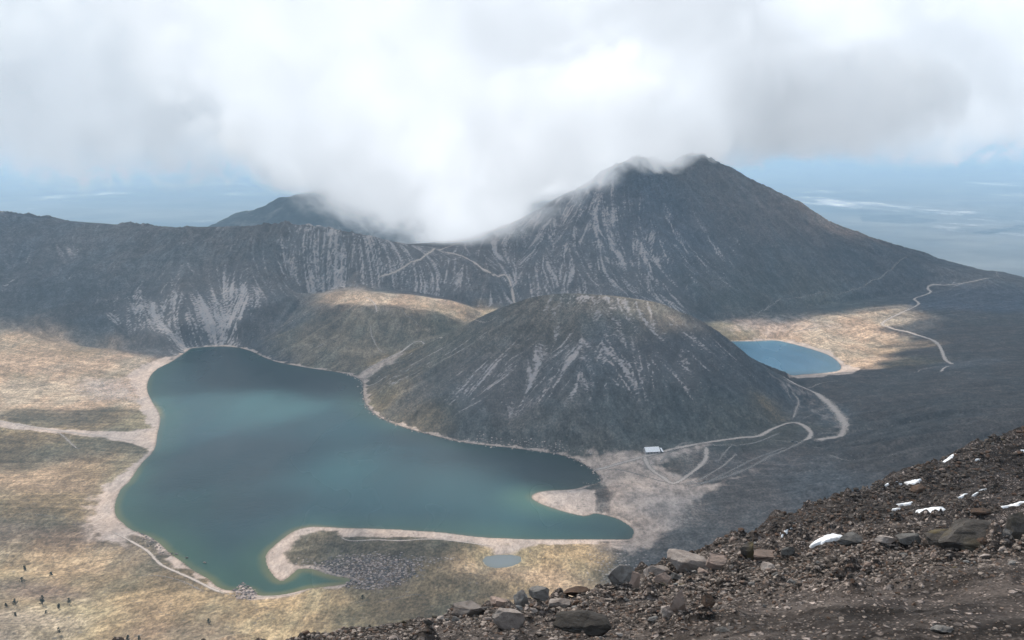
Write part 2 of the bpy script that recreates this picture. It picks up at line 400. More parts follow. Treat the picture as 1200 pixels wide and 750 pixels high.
# boulder fields
STONES = [([(355,660),(400,650),(450,648),(520,655),(490,672),(440,690),(405,690),(370,672)], 14, 1.), ([(85,455),(120,445),(165,450),(168,470),(110,470)], 20, .8),
 ([(270,695),(285,687),(304,694),(300,703),(275,702)], 4, 1.), ([(545,516),(600,522),(670,532),(690,530),(620,516),(560,508)], 14, .7), ([(700,650),(740,640),(760,665),(730,685),(690,680)], 20, .6)]
stm = np.zeros(GX.shape)
for poly, soft, amt in STONES:
    Wp = np.array([hit(x, y)[:2] for x, y in poly])
    stm = np.maximum(stm, sstep(-soft, soft, sdf(GX, GY, Wp, 60) + NZ * soft) * amt)

# ------------------------------------------------------------------ materials
def new_mat(name):
    m = bpy.data.materials.new(name); m.use_nodes = True
    nt = m.node_tree; nt.nodes.clear()
    out_ = nt.nodes.new('ShaderNodeOutputMaterial')
    return m, nt, out_

class NB:
    def __init__(s, nt): s.nt = nt
    def n(s, t, **k):
        o = s.nt.nodes.new(t)
        for a, b in k.items(): setattr(o, a, b)
        return o
    def link(s, a, b): s.nt.links.new(a, b)
    def attr(s, name, out='Fac'):
        a = s.n('ShaderNodeAttribute'); a.attribute_name = name; return a.outputs[out]
    def _in(s, sock, v):
        if hasattr(v, 'is_linked') or isinstance(v, bpy.types.NodeSocket): s.link(v, sock)
        else: sock.default_value = v
    def math(s, op, a, b=0.0, c=0.0, clamp=False):
        m = s.n('ShaderNodeMath', operation=op); m.use_clamp = clamp
        s._in(m.inputs[0], a); s._in(m.inputs[1], b); s._in(m.inputs[2], c)
        return m.outputs[0]
    def noise(s, vec, scale, detail=4, rough=0.55, dist=0.0, lac=2.0):
        m = s.n('ShaderNodeTexNoise'); m.inputs['Scale'].default_value = scale; m.inputs['Detail'].default_value = detail
        m.inputs['Roughness'].default_value = rough; m.inputs['Distortion'].default_value = dist
        m.inputs['Lacunarity'].default_value = lac
        s.link(vec, m.inputs['Vector']); return m.outputs[0]
    def voro(s, vec, scale, feature='F1', out='Distance'):
        m = s.n('ShaderNodeTexVoronoi', feature=feature); m.inputs['Scale'].default_value = scale
        s.link(vec, m.inputs['Vector']); return m.outputs[out]
    def ramp(s, f, a, b, lo=0.0, hi=1.0):
        m = s.n('ShaderNodeMapRange', interpolation_type='SMOOTHSTEP')
        s._in(m.inputs[0], f); m.inputs[1].default_value = a; m.inputs[2].default_value = b
        m.inputs[3].default_value = lo; m.inputs[4].default_value = hi
        return m.outputs[0]
    def mix(s, f, a, b, mode='MIX'):
        m = s.n('ShaderNodeMix', data_type='RGBA', blend_type=mode)
        s._in(m.inputs[0], f)
        for k, v in ((6, a), (7, b)):
            if isinstance(v, tuple): m.inputs[k].default_value = (*v, 1)
            else: s.link(v, m.inputs[k])
        return m.outputs[2]
    def geo(s): return s.n('ShaderNodeNewGeometry').outputs['Position']
    def obj(s): return s.n('ShaderNodeTexCoord').outputs['Object']
    def bump(s, h, dist, strength=1.0):
        b = s.n('ShaderNodeBump'); b.inputs['Strength'].default_value = strength; b.inputs['Distance'].default_value = dist
        s.link(h, b.inputs['Height']); return b.outputs[0]
    def bsdf(s, col, rough=0.9, normal=None, spec=0.2, alpha=None):
        p = s.n('ShaderNodeBsdfPrincipled')
        if isinstance(col, tuple): p.inputs['Base Color'].default_value = (*col, 1)
        else: s.link(col, p.inputs['Base Color'])
        s._in(p.inputs['Roughness'], rough); p.inputs['Specular IOR Level'].default_value = spec
        if normal is not None: s.link(normal, p.inputs['Normal'])
        if alpha is not None: s.link(alpha, p.inputs['Alpha'])
        return p

def mat_terrain():
    m, nt, o = new_mat('crater_ground'); b = NB(nt); pos = b.geo()
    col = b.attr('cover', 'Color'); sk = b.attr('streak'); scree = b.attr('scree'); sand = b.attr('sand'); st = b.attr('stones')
    mpg = b.n('ShaderNodeMapping'); mpg.inputs['Scale'].default_value = (1, .42, 1); b.link(pos, mpg.inputs[0]); ps = mpg.outputs[0]
    nL = b.noise(ps, 0.012, 6, .6); nM = b.noise(ps, 0.09, 6, .68); nS = b.noise(ps, 0.40, 5, .75)
    nT = b.noise(pos, 0.22, 3, .6)
    # tussock mottling
    f = b.ramp(nM, .32, .68, .68, 1.34)
    c = b.mix(1.0, col, f, 'MULTIPLY')
    f2 = b.ramp(nS, .36, .64, .6, 1.42)
    c = b.mix(1.0, c, f2, 'MULTIPLY')
    warm = b.mix(b.ramp(nL, .42, .62), (1.12, .98, .87), (.98, 1.0, .97))
    c = b.mix(.8, c, warm, 'MULTIPLY'); nP = b.noise(pos, .018, 5, .6, .5); c = b.mix(1.0, c, b.ramp(nP, .33, .67, .84, 1.2), 'MULTIPLY')
    # thin streaks everywhere, pale scree in the marked zones
    s1 = b.math('ADD', sk, b.math('MULTIPLY', b.math('SUBTRACT', nT, .5), 3.4))
    base_s = b.ramp(s1, -1.2, 1.8, .8, 1.25)
    c = b.mix(1.0, c, base_s, 'MULTIPLY')
    thr = b.math('SUBTRACT', b.math('ADD', s1, b.math('MULTIPLY', scree, 2.3)), 2.22)
    c = b.mix(b.math('MULTIPLY', b.ramp(scree, .2, 1.2), .26), c, (.19, .18, .185))
    pale = b.math('MULTIPLY', b.ramp(thr, 0.0, 1.3), b.ramp(scree, 0.02, .5))
    palecol = b.mix(b.ramp(nM, .35, .65), (.31, .295, .30), (.37, .325, .31))
    c = b.mix(b.math('MULTIPLY', pale, .88), c, palecol)
    # sand and dust
    sn = b.math('ADD', sand, b.math('MULTIPLY', b.math('SUBTRACT', nM, .5), 1.0))
    sfac = b.ramp(sn, .1, .8)
    sandcol = b.mix(b.ramp(nL, .4, .6), (.46, .365, .31), (.38, .32, .29))
    sandcol = b.mix(1.0, sandcol, b.ramp(nS, .3, .7, .78, 1.15), 'MULTIPLY'); sandcol = b.mix(1.0, sandcol, b.ramp(nM, .35, .65, .78, 1.12), 'MULTIPLY')
    c = b.mix(b.math('MULTIPLY', sfac, .95), c, sandcol)
    # wet rim
    d = b.attr('shore')
    wet = b.math('MULTIPLY', b.ramp(b.math('ADD', d, b.math('MULTIPLY', nT, 4)), 6.0, 1.5), .7)
    c = b.mix(wet, c, (.10, .075, .055))
    # stones
    vd = b.voro(pos, .34); vc = b.voro(pos, .34, out='Color')
    sep = b.n('ShaderNodeSeparateColor'); b.link(vc, sep.inputs[0])
    isst = b.math('MULTIPLY', b.ramp(vd, .55, .3), b.ramp(b.math('ADD', b.math('MULTIPLY', st, .9), b.math('SUBTRACT', sep.outputs[0], 1.0)), 0, .12))
    stc = b.mix(sep.outputs[1], (.36, .31, .29), (.10, .10, .105))
    c = b.mix(isst, c, stc)
    # few scattered dark stones anywhere
    vd2 = b.voro(pos, .16); vc2 = b.voro(pos, .16, out='Color'); sep2 = b.n('ShaderNodeSeparateColor'); b.link(vc2, sep2.inputs[0])
    few = b.math('MULTIPLY', b.ramp(vd2, .32, .18), b.ramp(sep2.outputs[0], .72, .8))
    c = b.mix(b.math('MULTIPLY', few, .5), c, b.mix(sep2.outputs[1], (.2, .18, .17), (.05, .05, .045)))
    h = b.math('ADD', b.math('MULTIPLY', nS, 1.6), b.math('MULTIPLY', nM, 4.0))
    h = b.math('ADD', h, b.math('MULTIPLY', isst, .9))
    nrm = b.bump(h, 1.0, .75)
    p = b.bsdf(c, .95, nrm, .1)
    b.link(p.outputs[0], o.inputs[0]); return m

def mat_water(name, deep, shallow, edge, spec=.35):
    m, nt, o = new_mat(name); b = NB(nt); pos = b.geo()
    d = b.attr('depth'); tint = b.attr('tint', 'Color')
    n = b.noise(pos, .008, 4, .55)
    dd = b.math('ADD', d, b.math('MULTIPLY', b.math('SUBTRACT', n, .5), 18.0))
    c = b.mix(b.ramp(dd, 2, 55), shallow, deep)
    c = b.mix(b.math('MULTIPLY', b.ramp(b.math('ADD', d, b.math('MULTIPLY', b.math('SUBTRACT', n, .5), 8.0)), 10, 0), b.attr('shal')), c, edge)
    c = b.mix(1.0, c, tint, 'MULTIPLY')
    mp = b.n('ShaderNodeMapping'); mp.inputs['Scale'].default_value = (1, .35, 1); b.link(pos, mp.inputs[0])
    wv = b.noise(mp.outputs[0], .55, 4, .6); wv2 = b.noise(pos, .06, 3, .5)
    big = b.noise(mp.outputs[0], .0075, 3, .5)
    c = b.mix(1.0, c, b.ramp(big, .3, .7, .85, 1.15), 'MULTIPLY')
    nrm = b.bump(b.math('ADD', wv, wv2), .35, .6)
    rough = b.ramp(big, .3, .7, .16, .32)
    p = b.bsdf(c, rough, nrm, spec); p.inputs['IOR'].default_value = 1.2
    b.link(p.outputs[0], o.inputs[0]); return m

def mat_road(name, colr, edge=.5, amt=.9):
    m, nt, o = new_mat(name); b = NB(nt); pos = b.geo()
    e = b.attr('edge'); n = b.noise(pos, .16, 5, .65); n2 = b.noise(pos, .6, 4, .6)
    a = b.math('MULTIPLY', b.ramp(b.math('ADD', e, b.math('MULTIPLY', b.math('SUBTRACT', n, .5), 1.1)), .12, .12 + edge), amt)
    c = b.mix(1.0, colr, b.ramp(n2, .25, .75, .82, 1.15), 'MULTIPLY')
    p = b.bsdf(c, .95, b.bump(n2, .3), .1, a)
    b.link(p.outputs[0], o.inputs[0]); return m

# ------------------------------------------------------------------ mesh helpers
def mesh_from(name, verts, faces, mat=None, smooth=True, attrs=None, cols=None):
    me = bpy.data.meshes.new(name)
    verts = np.ascontiguousarray(verts, dtype=np.float32)
    faces = np.ascontiguousarray(faces, dtype=np.int32)
    nf, k = faces.shape
    me.vertices.add(len(verts)); me.vertices.foreach_set('co', verts.ravel())
    me.loops.add(nf * k); me.loops.foreach_set('vertex_index', faces.ravel())
    me.polygons.add(nf)
    me.polygons.foreach_set('loop_start', np.arange(nf, dtype=np.int32) * k)
    me.polygons.foreach_set('use_smooth', np.full(nf, smooth))
    me.update(calc_edges=True)
    for a, v in (attrs or {}).items():
        at = me.attributes.new(a, 'FLOAT', 'POINT'); at.data.foreach_set('value', np.ascontiguousarray(v, dtype=np.float32).ravel())
    for a, v in (cols or {}).items():
        at = me.attributes.new(a, 'FLOAT_COLOR', 'POINT')
        v = np.concatenate([v, np.ones((len(v), 1))], 1)
        at.data.foreach_set('color', np.ascontiguousarray(v, dtype=np.float32).ravel())
    if mat: me.materials.append(mat)
    return me

def link(name, me, parent=None, loc=(0, 0, 0)):
    o = bpy.data.objects.new(name, me); COL.objects.link(o); o.location = loc
    if parent: o.parent = parent
    return o

def grid_faces(nx, ny, keep=None):
    i = np.arange((ny - 1) * (nx - 1)); r = i // (nx - 1); c = i % (nx - 1)
    a = r * nx + c
    f = np.stack([a, a + 1, a + nx + 1, a + nx], 1)
    if keep is not None: f = f[keep.ravel()]
    return f

def compact(V, Fc, *arrs):
    used = np.unique(Fc); mp = np.full(len(V), -1); mp[used] = np.arange(len(used))
    return (V[used], mp[Fc]) + tuple(a[used] for a in arrs)

def tag(o, label=None, cat=None, group=None, kind=None):
    if label: o['label'] = label
    if cat: o['category'] = cat
    if group: o['group'] = group
    if kind: o['kind'] = kind
    return o

# ------------------------------------------------------------------ terrain object
V = np.stack([GX.ravel(), GY.ravel(), Z.ravel()], 1)
Fc = grid_faces(NX, NY)
ter = mesh_from('crater_ground', V, Fc, mat_terrain(), True,
    dict(streak=strk, scree=(SM * (1 + .55 * fbm(GX / 70, GY / 70, 3, 211))) * sstep(.05, .2, slope0), sand=sandm, stones=stm, shore=out),
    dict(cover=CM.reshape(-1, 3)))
tag(link('ground', ter), 'crater floor, inner walls, lava dome and the big mountain', kind='structure')

# ------------------------------------------------------------------ water
def tints(xw, yw, pts):
    acc = np.zeros((len(xw), 3)); ws = np.zeros(len(xw))
    for px, py, r, c in pts:
        p = at_z(px, py)
        w = np.exp(-((xw - p[0]) ** 2 + ((yw - p[1]) * .8) ** 2) / (2 * r * r)) + 1e-9
        acc += w[:, None] * np.array(c); ws += w
    return acc / ws[:, None]
def shal_(x, y):
    r = np.full(len(x), .22)
    for px, py, q in [(175,450,60),(185,480,40),(160,560,50),(140,600,60),(200,640,60),(260,680,50),(300,690,50),(330,640,50),(370,680,50),(345,620,40)]:
        p = at_z(px, py); r = np.maximum(r, np.exp(-((x - p[0]) ** 2 + (y - p[1]) ** 2) / (2 * q * q)))
    return r
def water(name, poly, z, mat, cell, label, tpts, pad=6):
    x0, y0 = poly[:, 0].min() - pad - cell, poly[:, 1].min() - pad - cell
    x1, y1 = poly[:, 0].max() + pad + cell, poly[:, 1].max() + pad + cell
    nx = int((x1 - x0) / cell) + 2; ny = int((y1 - y0) / cell) + 2
    gx, gy = np.meshgrid(x0 + np.arange(nx) * cell, y0 + np.arange(ny) * cell)
    s = sdf(gx, gy, poly, 40)
    k = (s[:-1, :-1] > -pad) | (s[1:, 1:] > -pad) | (s[:-1, 1:] > -pad) | (s[1:, :-1] > -pad)
    v = np.stack([gx.ravel(), gy.ravel(), np.full(gx.size, z)], 1)
    v, f, dep = compact(v, grid_faces(nx, ny, k), s.ravel())
    me = mesh_from(name, v, f, mat, True, dict(depth=dep, shal=shal_(v[:, 0], v[:, 1])), dict(tint=tints(v[:, 0], v[:, 1], tpts)))
    tag(link(name, me), label, kind='structure')
LT = [(300,420,50,(.3,.55,.6)),(240,435,45,(.45,.7,.7)),(380,452,50,(.3,.55,.62)),(300,448,30,(.45,.7,.72)),(330,475,45,(4.2,2.9,2.5)),(262,488,45,(3.0,2.4,2.1)),(400,498,35,(1.6,1.5,1.5)),(420,500,60,(1.05,1.1,1.12)),(220,500,50,(1.1,1.15,1.25)),  # tints paint in reflections, cloud shade and sunlit patches, besides green shallows
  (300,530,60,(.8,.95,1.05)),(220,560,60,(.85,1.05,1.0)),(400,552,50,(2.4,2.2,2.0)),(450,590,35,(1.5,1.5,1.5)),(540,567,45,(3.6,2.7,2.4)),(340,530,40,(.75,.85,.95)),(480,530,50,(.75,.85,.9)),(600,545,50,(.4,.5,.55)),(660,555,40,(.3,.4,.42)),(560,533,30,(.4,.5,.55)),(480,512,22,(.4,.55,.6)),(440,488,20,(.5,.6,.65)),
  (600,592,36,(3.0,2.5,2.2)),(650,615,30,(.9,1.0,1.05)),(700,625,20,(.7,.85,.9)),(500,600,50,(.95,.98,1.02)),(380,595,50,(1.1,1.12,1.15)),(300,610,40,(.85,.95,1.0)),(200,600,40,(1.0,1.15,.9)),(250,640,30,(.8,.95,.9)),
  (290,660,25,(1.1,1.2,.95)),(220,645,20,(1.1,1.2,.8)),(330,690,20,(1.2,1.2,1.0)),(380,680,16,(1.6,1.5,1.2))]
water('lake', LAKE_W, 0.0, mat_water('lake_water', (.0095,.033,.042), (.018,.047,.045), (.075,.078,.045), .26), 6, 'large deep teal crater lake', LT)
water('small_lake', LAKE2_W, 0.0, mat_water('small_lake_water', (.040,.108,.175), (.050,.120,.172), (.13,.16,.16), .5), 6, 'small blue crater lake behind the dome', [(900,420,80,(1,1,1)),(900,403,30,(1.1,1.1,1.1))])
water('pond', POND_W, 1.0, mat_water('pond_water', (.10,.13,.15), (.12,.14,.15), (.09,.09,.06), .5), 2, 'small shallow grey pond on the meadow', [(590,657,20,(1,1,1))], 3)

# ------------------------------------------------------------------ roads and paths
def ribbon(name, pts, width, mat, label=None, wob=.25, lift=.45):
    P = catmull([hit(*p)[:2] for p in pts], False, 4.0)
    n = len(P); T = np.gradient(P, axis=0); T /= np.linalg.norm(T, axis=1)[:, None] + 1e-9
    N = np.stack([-T[:, 1], T[:, 0]], 1)
    w = width * (1 + wob * fbm(np.arange(n) * .11, np.full(n, width * 3.1), 3, 5) * 2)
    K = 9
    u = np.linspace(-1, 1, K)
    X = P[:, 0][:, None] + N[:, 0][:, None] * u * w[:, None] / 2
    Y = P[:, 1][:, None] + N[:, 1][:, None] * u * w[:, None] / 2
    Zr = zat(X, Y) + lift
    e = np.broadcast_to(1 - np.abs(u), X.shape).copy()
    end = np.minimum(np.arange(n), n - 1 - np.arange(n)) / 4.0
    e *= np.clip(end, 0, 1)[:, None]
    me = mesh_from(name, np.stack([X.ravel(), Y.ravel(), Zr.ravel()], 1), grid_faces(K, n), mat, True, dict(edge=e))
    return tag(link(name, me), label, kind='structure')
R1 = mat_road('road_dust', (.42, .365, .33), .75, .85); R2 = mat_road('path_dust', (.35, .31, .285), .9, .6); R3 = mat_road('faint_path', (.27, .245, .23), .9, .6)
ribbon('road', [(690,553),(715,547),(745,538),(775,530),(800,524),(840,517),(870,513),(890,511),(905,503),(925,496),(940,498),(950,507),(947,514),(935,519)], 13, R1, 'dusty road along the foot of the dome')
ribbon('road', [(918,441),(930,449),(945,456),(962,465),(978,480),(990,497),(988,507),(972,514),(950,518)], 22, R1, 'dusty road curving down to the small lake')
ribbon('road', [(755,532),(757,541),(765,552),(777,560),(788,567),(800,562),(815,551),(826,540),(828,530),(827,522)], 11, R1, 'looping dusty road near the hut')
ribbon('road', [(1165,326),(1140,330),(1110,334),(1088,336),(1090,343),(1072,350),(1076,357),(1055,367),(1034,379),(1045,385),(1070,391),(1095,400),(1103,410),(1108,422),(1118,428)], 11, R1, 'pale dirt road winding down the crater wall', .12)
ribbon('road', [(1118,428),(1107,431),(1102,437)], 9, R1); ribbon('road', [(1110,430),(1090,431),(1078,434),(1075,438)], 7, R2)
ribbon('road', [(1165,312),(1168,320),(1178,329)], 8, R2)
ribbon('path', [(925,455),(930,462),(936,470),(933,480),(929,492)], 9, R2, 'trampled path at the right foot of the dome')
ribbon('path', [(922,452),(924,462),(934,475)], 5, R2)
ribbon('path', [(975,476),(955,485),(935,494)], 4, R3); ribbon('path', [(935,452),(960,450),(990,445)], 6, R2)
ribbon('path', [(788,567),(820,562),(845,548),(865,530)], 7, R2); ribbon('path', [(800,575),(840,560),(880,540),(925,522)], 10, R3); ribbon('path', [(788,567),(830,565),(870,552),(910,532),(945,515)], 14, R3); ribbon('path', [(770,545),(800,520),(840,522),(880,520),(920,505)], 8, R3)
ribbon('path', [(840,545),(850,530),(862,518)], 6, R3); ribbon('path', [(950,510),(975,508),(990,506)], 6, R2)
ribbon('path', [(700,556),(720,550),(760,560),(788,567)], 5, R3); ribbon('path', [(870,516),(900,516),(935,519),(990,521)], 4, R3)
ribbon('path', [(-20,491),(20,497),(60,504),(110,510),(165,518)], 7, R1, 'pale footpath crossing the left meadow to the lake', .2)
ribbon('path', [(62,504),(75,512),(88,524),(95,528)], 7, R2)
ribbon('path', [(128,622),(145,630),(165,641),(175,648),(182,656),(192,664),(210,672),(232,682),(250,691),(270,698)], 6.5, R1, 'shoreline footpath at the southwest corner of the lake', .2)
ribbon('path', [(270,698),(290,699),(320,699),(345,696),(370,690)], 4, R1)
ribbon('path', [(150,676),(185,675),(215,682),(245,697)], 4, R3); ribbon('path', [(450,705),(440,706),(470,700),(490,697),(505,701)], 3, R2); ribbon('path', [(395,705),(420,706),(440,701)], 3, R3)
ribbon('path', [(395,627),(410,634),(440,633),(470,634),(500,632),(530,634),(560,638),(585,641)], 5, R1, 'inner footpath along the peninsula', .2)
ribbon('path', [(447,672),(455,664),(462,655),(464,648)], 3, R2); ribbon('path', [(470,655),(478,657),(486,661)], 5, R2)
ribbon('path', [(500,298),(515,294),(545,302),(575,320),(600,340),(617,352)], 13, R1, 'pale track down the spur from the pass')
ribbon('path', [(440,328),(470,315),(495,302),(515,293),(540,284),(562,273)], 10, R1, 'faint trail climbing to the pass')
ribbon('path', [(418,440),(440,428),(470,413),(495,401),(520,396)], 6, R1, 'pale gully trail between the knoll and the dome'); ribbon('path', [(535,385),(560,376),(590,370)], 5, R2)
ribbon('path', [(425,346),(436,353),(441,362),(440,368)], 6, R1); ribbon('path', [(434,378),(436,395),(445,410),(455,415)], 5, R2); ribbon('path', [(468,360),(480,372),(495,385)], 4, R2)
ribbon('path', [(875,375),(900,360),(930,350),(1000,339),(1040,318),(1065,300)], 7, R3, 'faint trail slanting up the flank of the big mountain')
ribbon('path', [(300,402),(320,390),(345,375),(370,362),(400,352)], 4, R3)
ribbon('path', [(920,392),(950,385),(985,380)], 7, R2); ribbon('path', [(940,530),(1000,540),(1070,530)], 5, R3); ribbon('path', [(0,604),(40,603),(75,608)], 3, R3)

# ------------------------------------------------------------------ far country
def mat_plain():
    m, nt, o = new_mat('far_plain'); b = NB(nt); pos = b.geo()
    a = b.noise(pos, .00022, 6, .6); f = b.noise(pos, .0011, 5, .65)
    v = b.voro(pos, .0017, out='Color'); s = b.n('ShaderNodeSeparateColor'); b.link(v, s.inputs[0])
    mp = b.n('ShaderNodeMapping'); mp.inputs['Scale'].default_value = (1, .45, 1); b.link(pos, mp.inputs[0])
    t = b.noise(mp.outputs[0], .0005, 8, .7)
    c = b.mix(b.ramp(a, .42, .58), (.035, .050, .058), (.13, .13, .12))
    c = b.mix(b.math('MULTIPLY', s.outputs[0], .5), c, (.20, .18, .15))
    c = b.mix(b.ramp(t, .56, .70), c, (.85, .80, .76))
    c = b.mix(1.0, c, b.ramp(f, .3, .7, .6, 1.4), 'MULTIPLY')
    p = b.bsdf(c, 1.0, None, .0); b.link(p.outputs[0], o.inputs[0]); return m

def mat_hill():
    m, nt, o = new_mat('forested_hill'); b = NB(nt); pos = b.geo()
    a = b.noise(pos, .004, 6, .65); sk = b.noise(pos, .03, 5, .7)
    c = b.mix(b.ramp(a, .5, .68), (.034, .042, .046), (.15, .145, .14))
    c = b.mix(1.0, c, b.ramp(sk, .25, .75, .5, 1.5), 'MULTIPLY')
    p = b.bsdf(c, 1.0, b.bump(sk, 8), .0); b.link(p.outputs[0], o.inputs[0]); return m
mh = mat_hill()

def patch(name, x0, x1, y0, y1, n, m, zf, mat, label):
    gx, gy = np.meshgrid(np.linspace(x0, x1, n), np.linspace(y0, y1, m))
    me = mesh_from(name, np.stack([gx.ravel(), gy.ravel(), zf(gx, gy).ravel()], 1), grid_faces(n, m), mat, True)
    tag(link(name, me), label, kind='structure')

PLZ = -700.0
patch('plain', -60000, 60000, 3000, 90000, 240, 240, lambda x, y: PLZ + fbm(x / 4000, y / 4000, 4, 3) * 60, mat_plain(), 'hazy plain with towns and fields far below the volcano')

def tent(crest, spread, zb, zbase=-750.0):
    C = catmull(crest, False, 40)
    def zf(x, y):
        best = np.full(x.shape, -1e9)
        for c in C:
            d = np.hypot(x - c[0], (y - c[1]))
            best = np.maximum(best, c[2] - d * spread)
        best += fbm(x / 420, y / 420, 5, 7) * zb + ridged(x / 300, y / 300, 4, 8) * zb * .5 - zb * .3
        return np.maximum(best, zbase)
    return zf
FM = [Yp(235,268,6300), Yp(262,256,6200), Yp(300,240,6000), Yp(345,226,5800), Yp(400,219,5700), Yp(450,223,5700), Yp(520,200,5700), Yp(600,190,5600), Yp(700,200,5600)]
patch('far_mountain', -3300, 2200, 4100, 7600, 300, 200, tent(FM, .5, 55), mh, 'dark mountain flank behind the crater rim, half lost in cloud')
FH = [Yp(1060,290,12500), Yp(1100,281,12500), Yp(1140,273,12500), Yp(1175,268,13000), Yp(1230,262,13500), Yp(1300,262,14000)]
patch('far_hills', 2500, 12000, 9500, 16500, 200, 140, tent(FH, .16, 45, -720), mh, 'low blue hills on the plain at the right')

# ------------------------------------------------------------------ light, sky, haze
SUN_EL = math.radians(50); SUN_AZ = math.radians(-48)      # azimuth from +Y towards +X
S = Vector((math.sin(SUN_AZ) * math.cos(SUN_EL), math.cos(SUN_AZ) * math.cos(SUN_EL), math.sin(SUN_EL)))
sl = bpy.data.lights.new('sun', 'SUN'); sl.energy = 5.0; sl.angle = math.radians(.53); sl.color = (1, .91, .79)
so = bpy.data.objects.new('sun', sl); COL.objects.link(so); so.rotation_euler = S.to_track_quat('Z', 'Y').to_euler(); so.location = (0, 0, 3000)

w = bpy.data.worlds.new('World'); SC.world = w; w.use_nodes = True
nt = w.node_tree; nt.nodes.clear(); b = NB(nt); o = nt.nodes.new('ShaderNodeOutputWorld')
sky = b.n('ShaderNodeTexSky', sky_type='NISHITA'); sky.sun_disc = False; sky.sun_elevation = SUN_EL; sky.sun_rotation = SUN_AZ
sky.altitude = 4000; sky.dust_density = 1.5
bg1 = b.n('ShaderNodeBackground'); b.link(sky.outputs[0], bg1.inputs[0]); bg1.inputs[1].default_value = .10
tc = b.n('ShaderNodeTexCoord').outputs['Generated']
sx = b.n('ShaderNodeSeparateXYZ'); b.link(tc, sx.inputs[0])
zc = b.math('ADD', b.math('MAXIMUM', sx.outputs[2], 0.0), .22)
cx = b.n('ShaderNodeCombineXYZ'); b.link(b.math('DIVIDE', sx.outputs[0], zc), cx.inputs[0]); b.link(b.math('DIVIDE', sx.outputs[1], zc), cx.inputs[1])
n1_ = b.noise(cx.outputs[0], .62, 7, .55, .35); n2_ = b.noise(cx.outputs[0], 1.7, 6, .55, .3)
cl = b.math('ADD', b.math('MULTIPLY', n1_, .75), b.math('MULTIPLY', n2_, .25))
cloudcol = b.mix(b.ramp(cl, .36, .60), (.45, .54, .66), (.86, .93, 1.0))
bg2 = b.n('ShaderNodeBackground'); b.link(cloudcol, bg2.inputs[0]); bg2.inputs[1].default_value = 1.1
cover_ = b.ramp(n2_, .32, .46, .70, 1.0)
mx = b.n('ShaderNodeMixShader'); b.link(cover_, mx.inputs[0]); b.link(bg1.outputs[0], mx.inputs[1]); b.link(bg2.outputs[0], mx.inputs[2])
b.link(mx.outputs[0], o.inputs[0])

def box_mesh(name, x0, x1, y0, y1, z0, z1, mat):
    v = [(x, y, z) for z in (z0, z1) for y in (y0, y1) for x in (x0, x1)]
    f = [(0,2,3,1),(4,5,7,6),(0,1,5,4),(2,6,7,3),(0,4,6,2),(1,3,7,5)]
    return mesh_from(name, np.array(v, float), np.array(f), mat, False)
hm, nt, o = new_mat('blue_haze_glow'); b = NB(nt)
HL = 14000.0
vs = b.n('ShaderNodeVolumeScatter'); vs.inputs['Color'].default_value = (.56, .79, 1.0, 1); vs.inputs['Density'].default_value = 1 / HL; vs.inputs['Anisotropy'].default_value = .1
va = b.n('ShaderNodeVolumeAbsorption'); va.inputs['Color'].default_value = (.56, .79, 1.0, 1); va.inputs['Density'].default_value = 1 / HL
em = b.n('ShaderNodeEmission'); em.inputs[0].default_value = (.44, .68, .94, 1); em.inputs[1].default_value = .25 / HL; ad0 = b.n('ShaderNodeAddShader'); b.link(em.outputs[0], ad0.inputs[0])  # added blue glow stands in for light scattered repeatedly in the haze
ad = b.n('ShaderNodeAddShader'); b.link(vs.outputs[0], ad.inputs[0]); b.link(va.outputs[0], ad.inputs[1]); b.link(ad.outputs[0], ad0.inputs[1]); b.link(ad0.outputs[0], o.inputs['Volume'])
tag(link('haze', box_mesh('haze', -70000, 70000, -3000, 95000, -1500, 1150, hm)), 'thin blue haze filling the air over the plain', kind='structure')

# ------------------------------------------------------------------ camera
cd = bpy.data.cameras.new('camera'); cd.lens = 36 * F / 1200; cd.sensor_width = 36; cd.clip_end = 200000; cd.clip_start = .5
co = bpy.data.objects.new('camera', cd); COL.objects.link(co); co.location = (0, 0, CAMZ); co.rotation_euler = (math.pi / 2 - PITCH, 0, 0)
SC.camera = co
SC.view_settings.view_transform = 'Standard'; SC.view_settings.look = 'None'; SC.view_settings.exposure = 0
SC.cycles.use_denoising = True
try: SC.cycles.denoiser = 'OPENIMAGEDENOISE'
except Exception: pass
SC.cycles.volume_bounces = 0; SC.cycles.max_bounces = 5; SC.cycles.diffuse_bounces = 2; SC.cycles.glossy_bounces = 2
SC.cycles.transparent_max_bounces = 24; SC.cycles.use_adaptive_sampling = True; SC.cycles.adaptive_threshold = .03

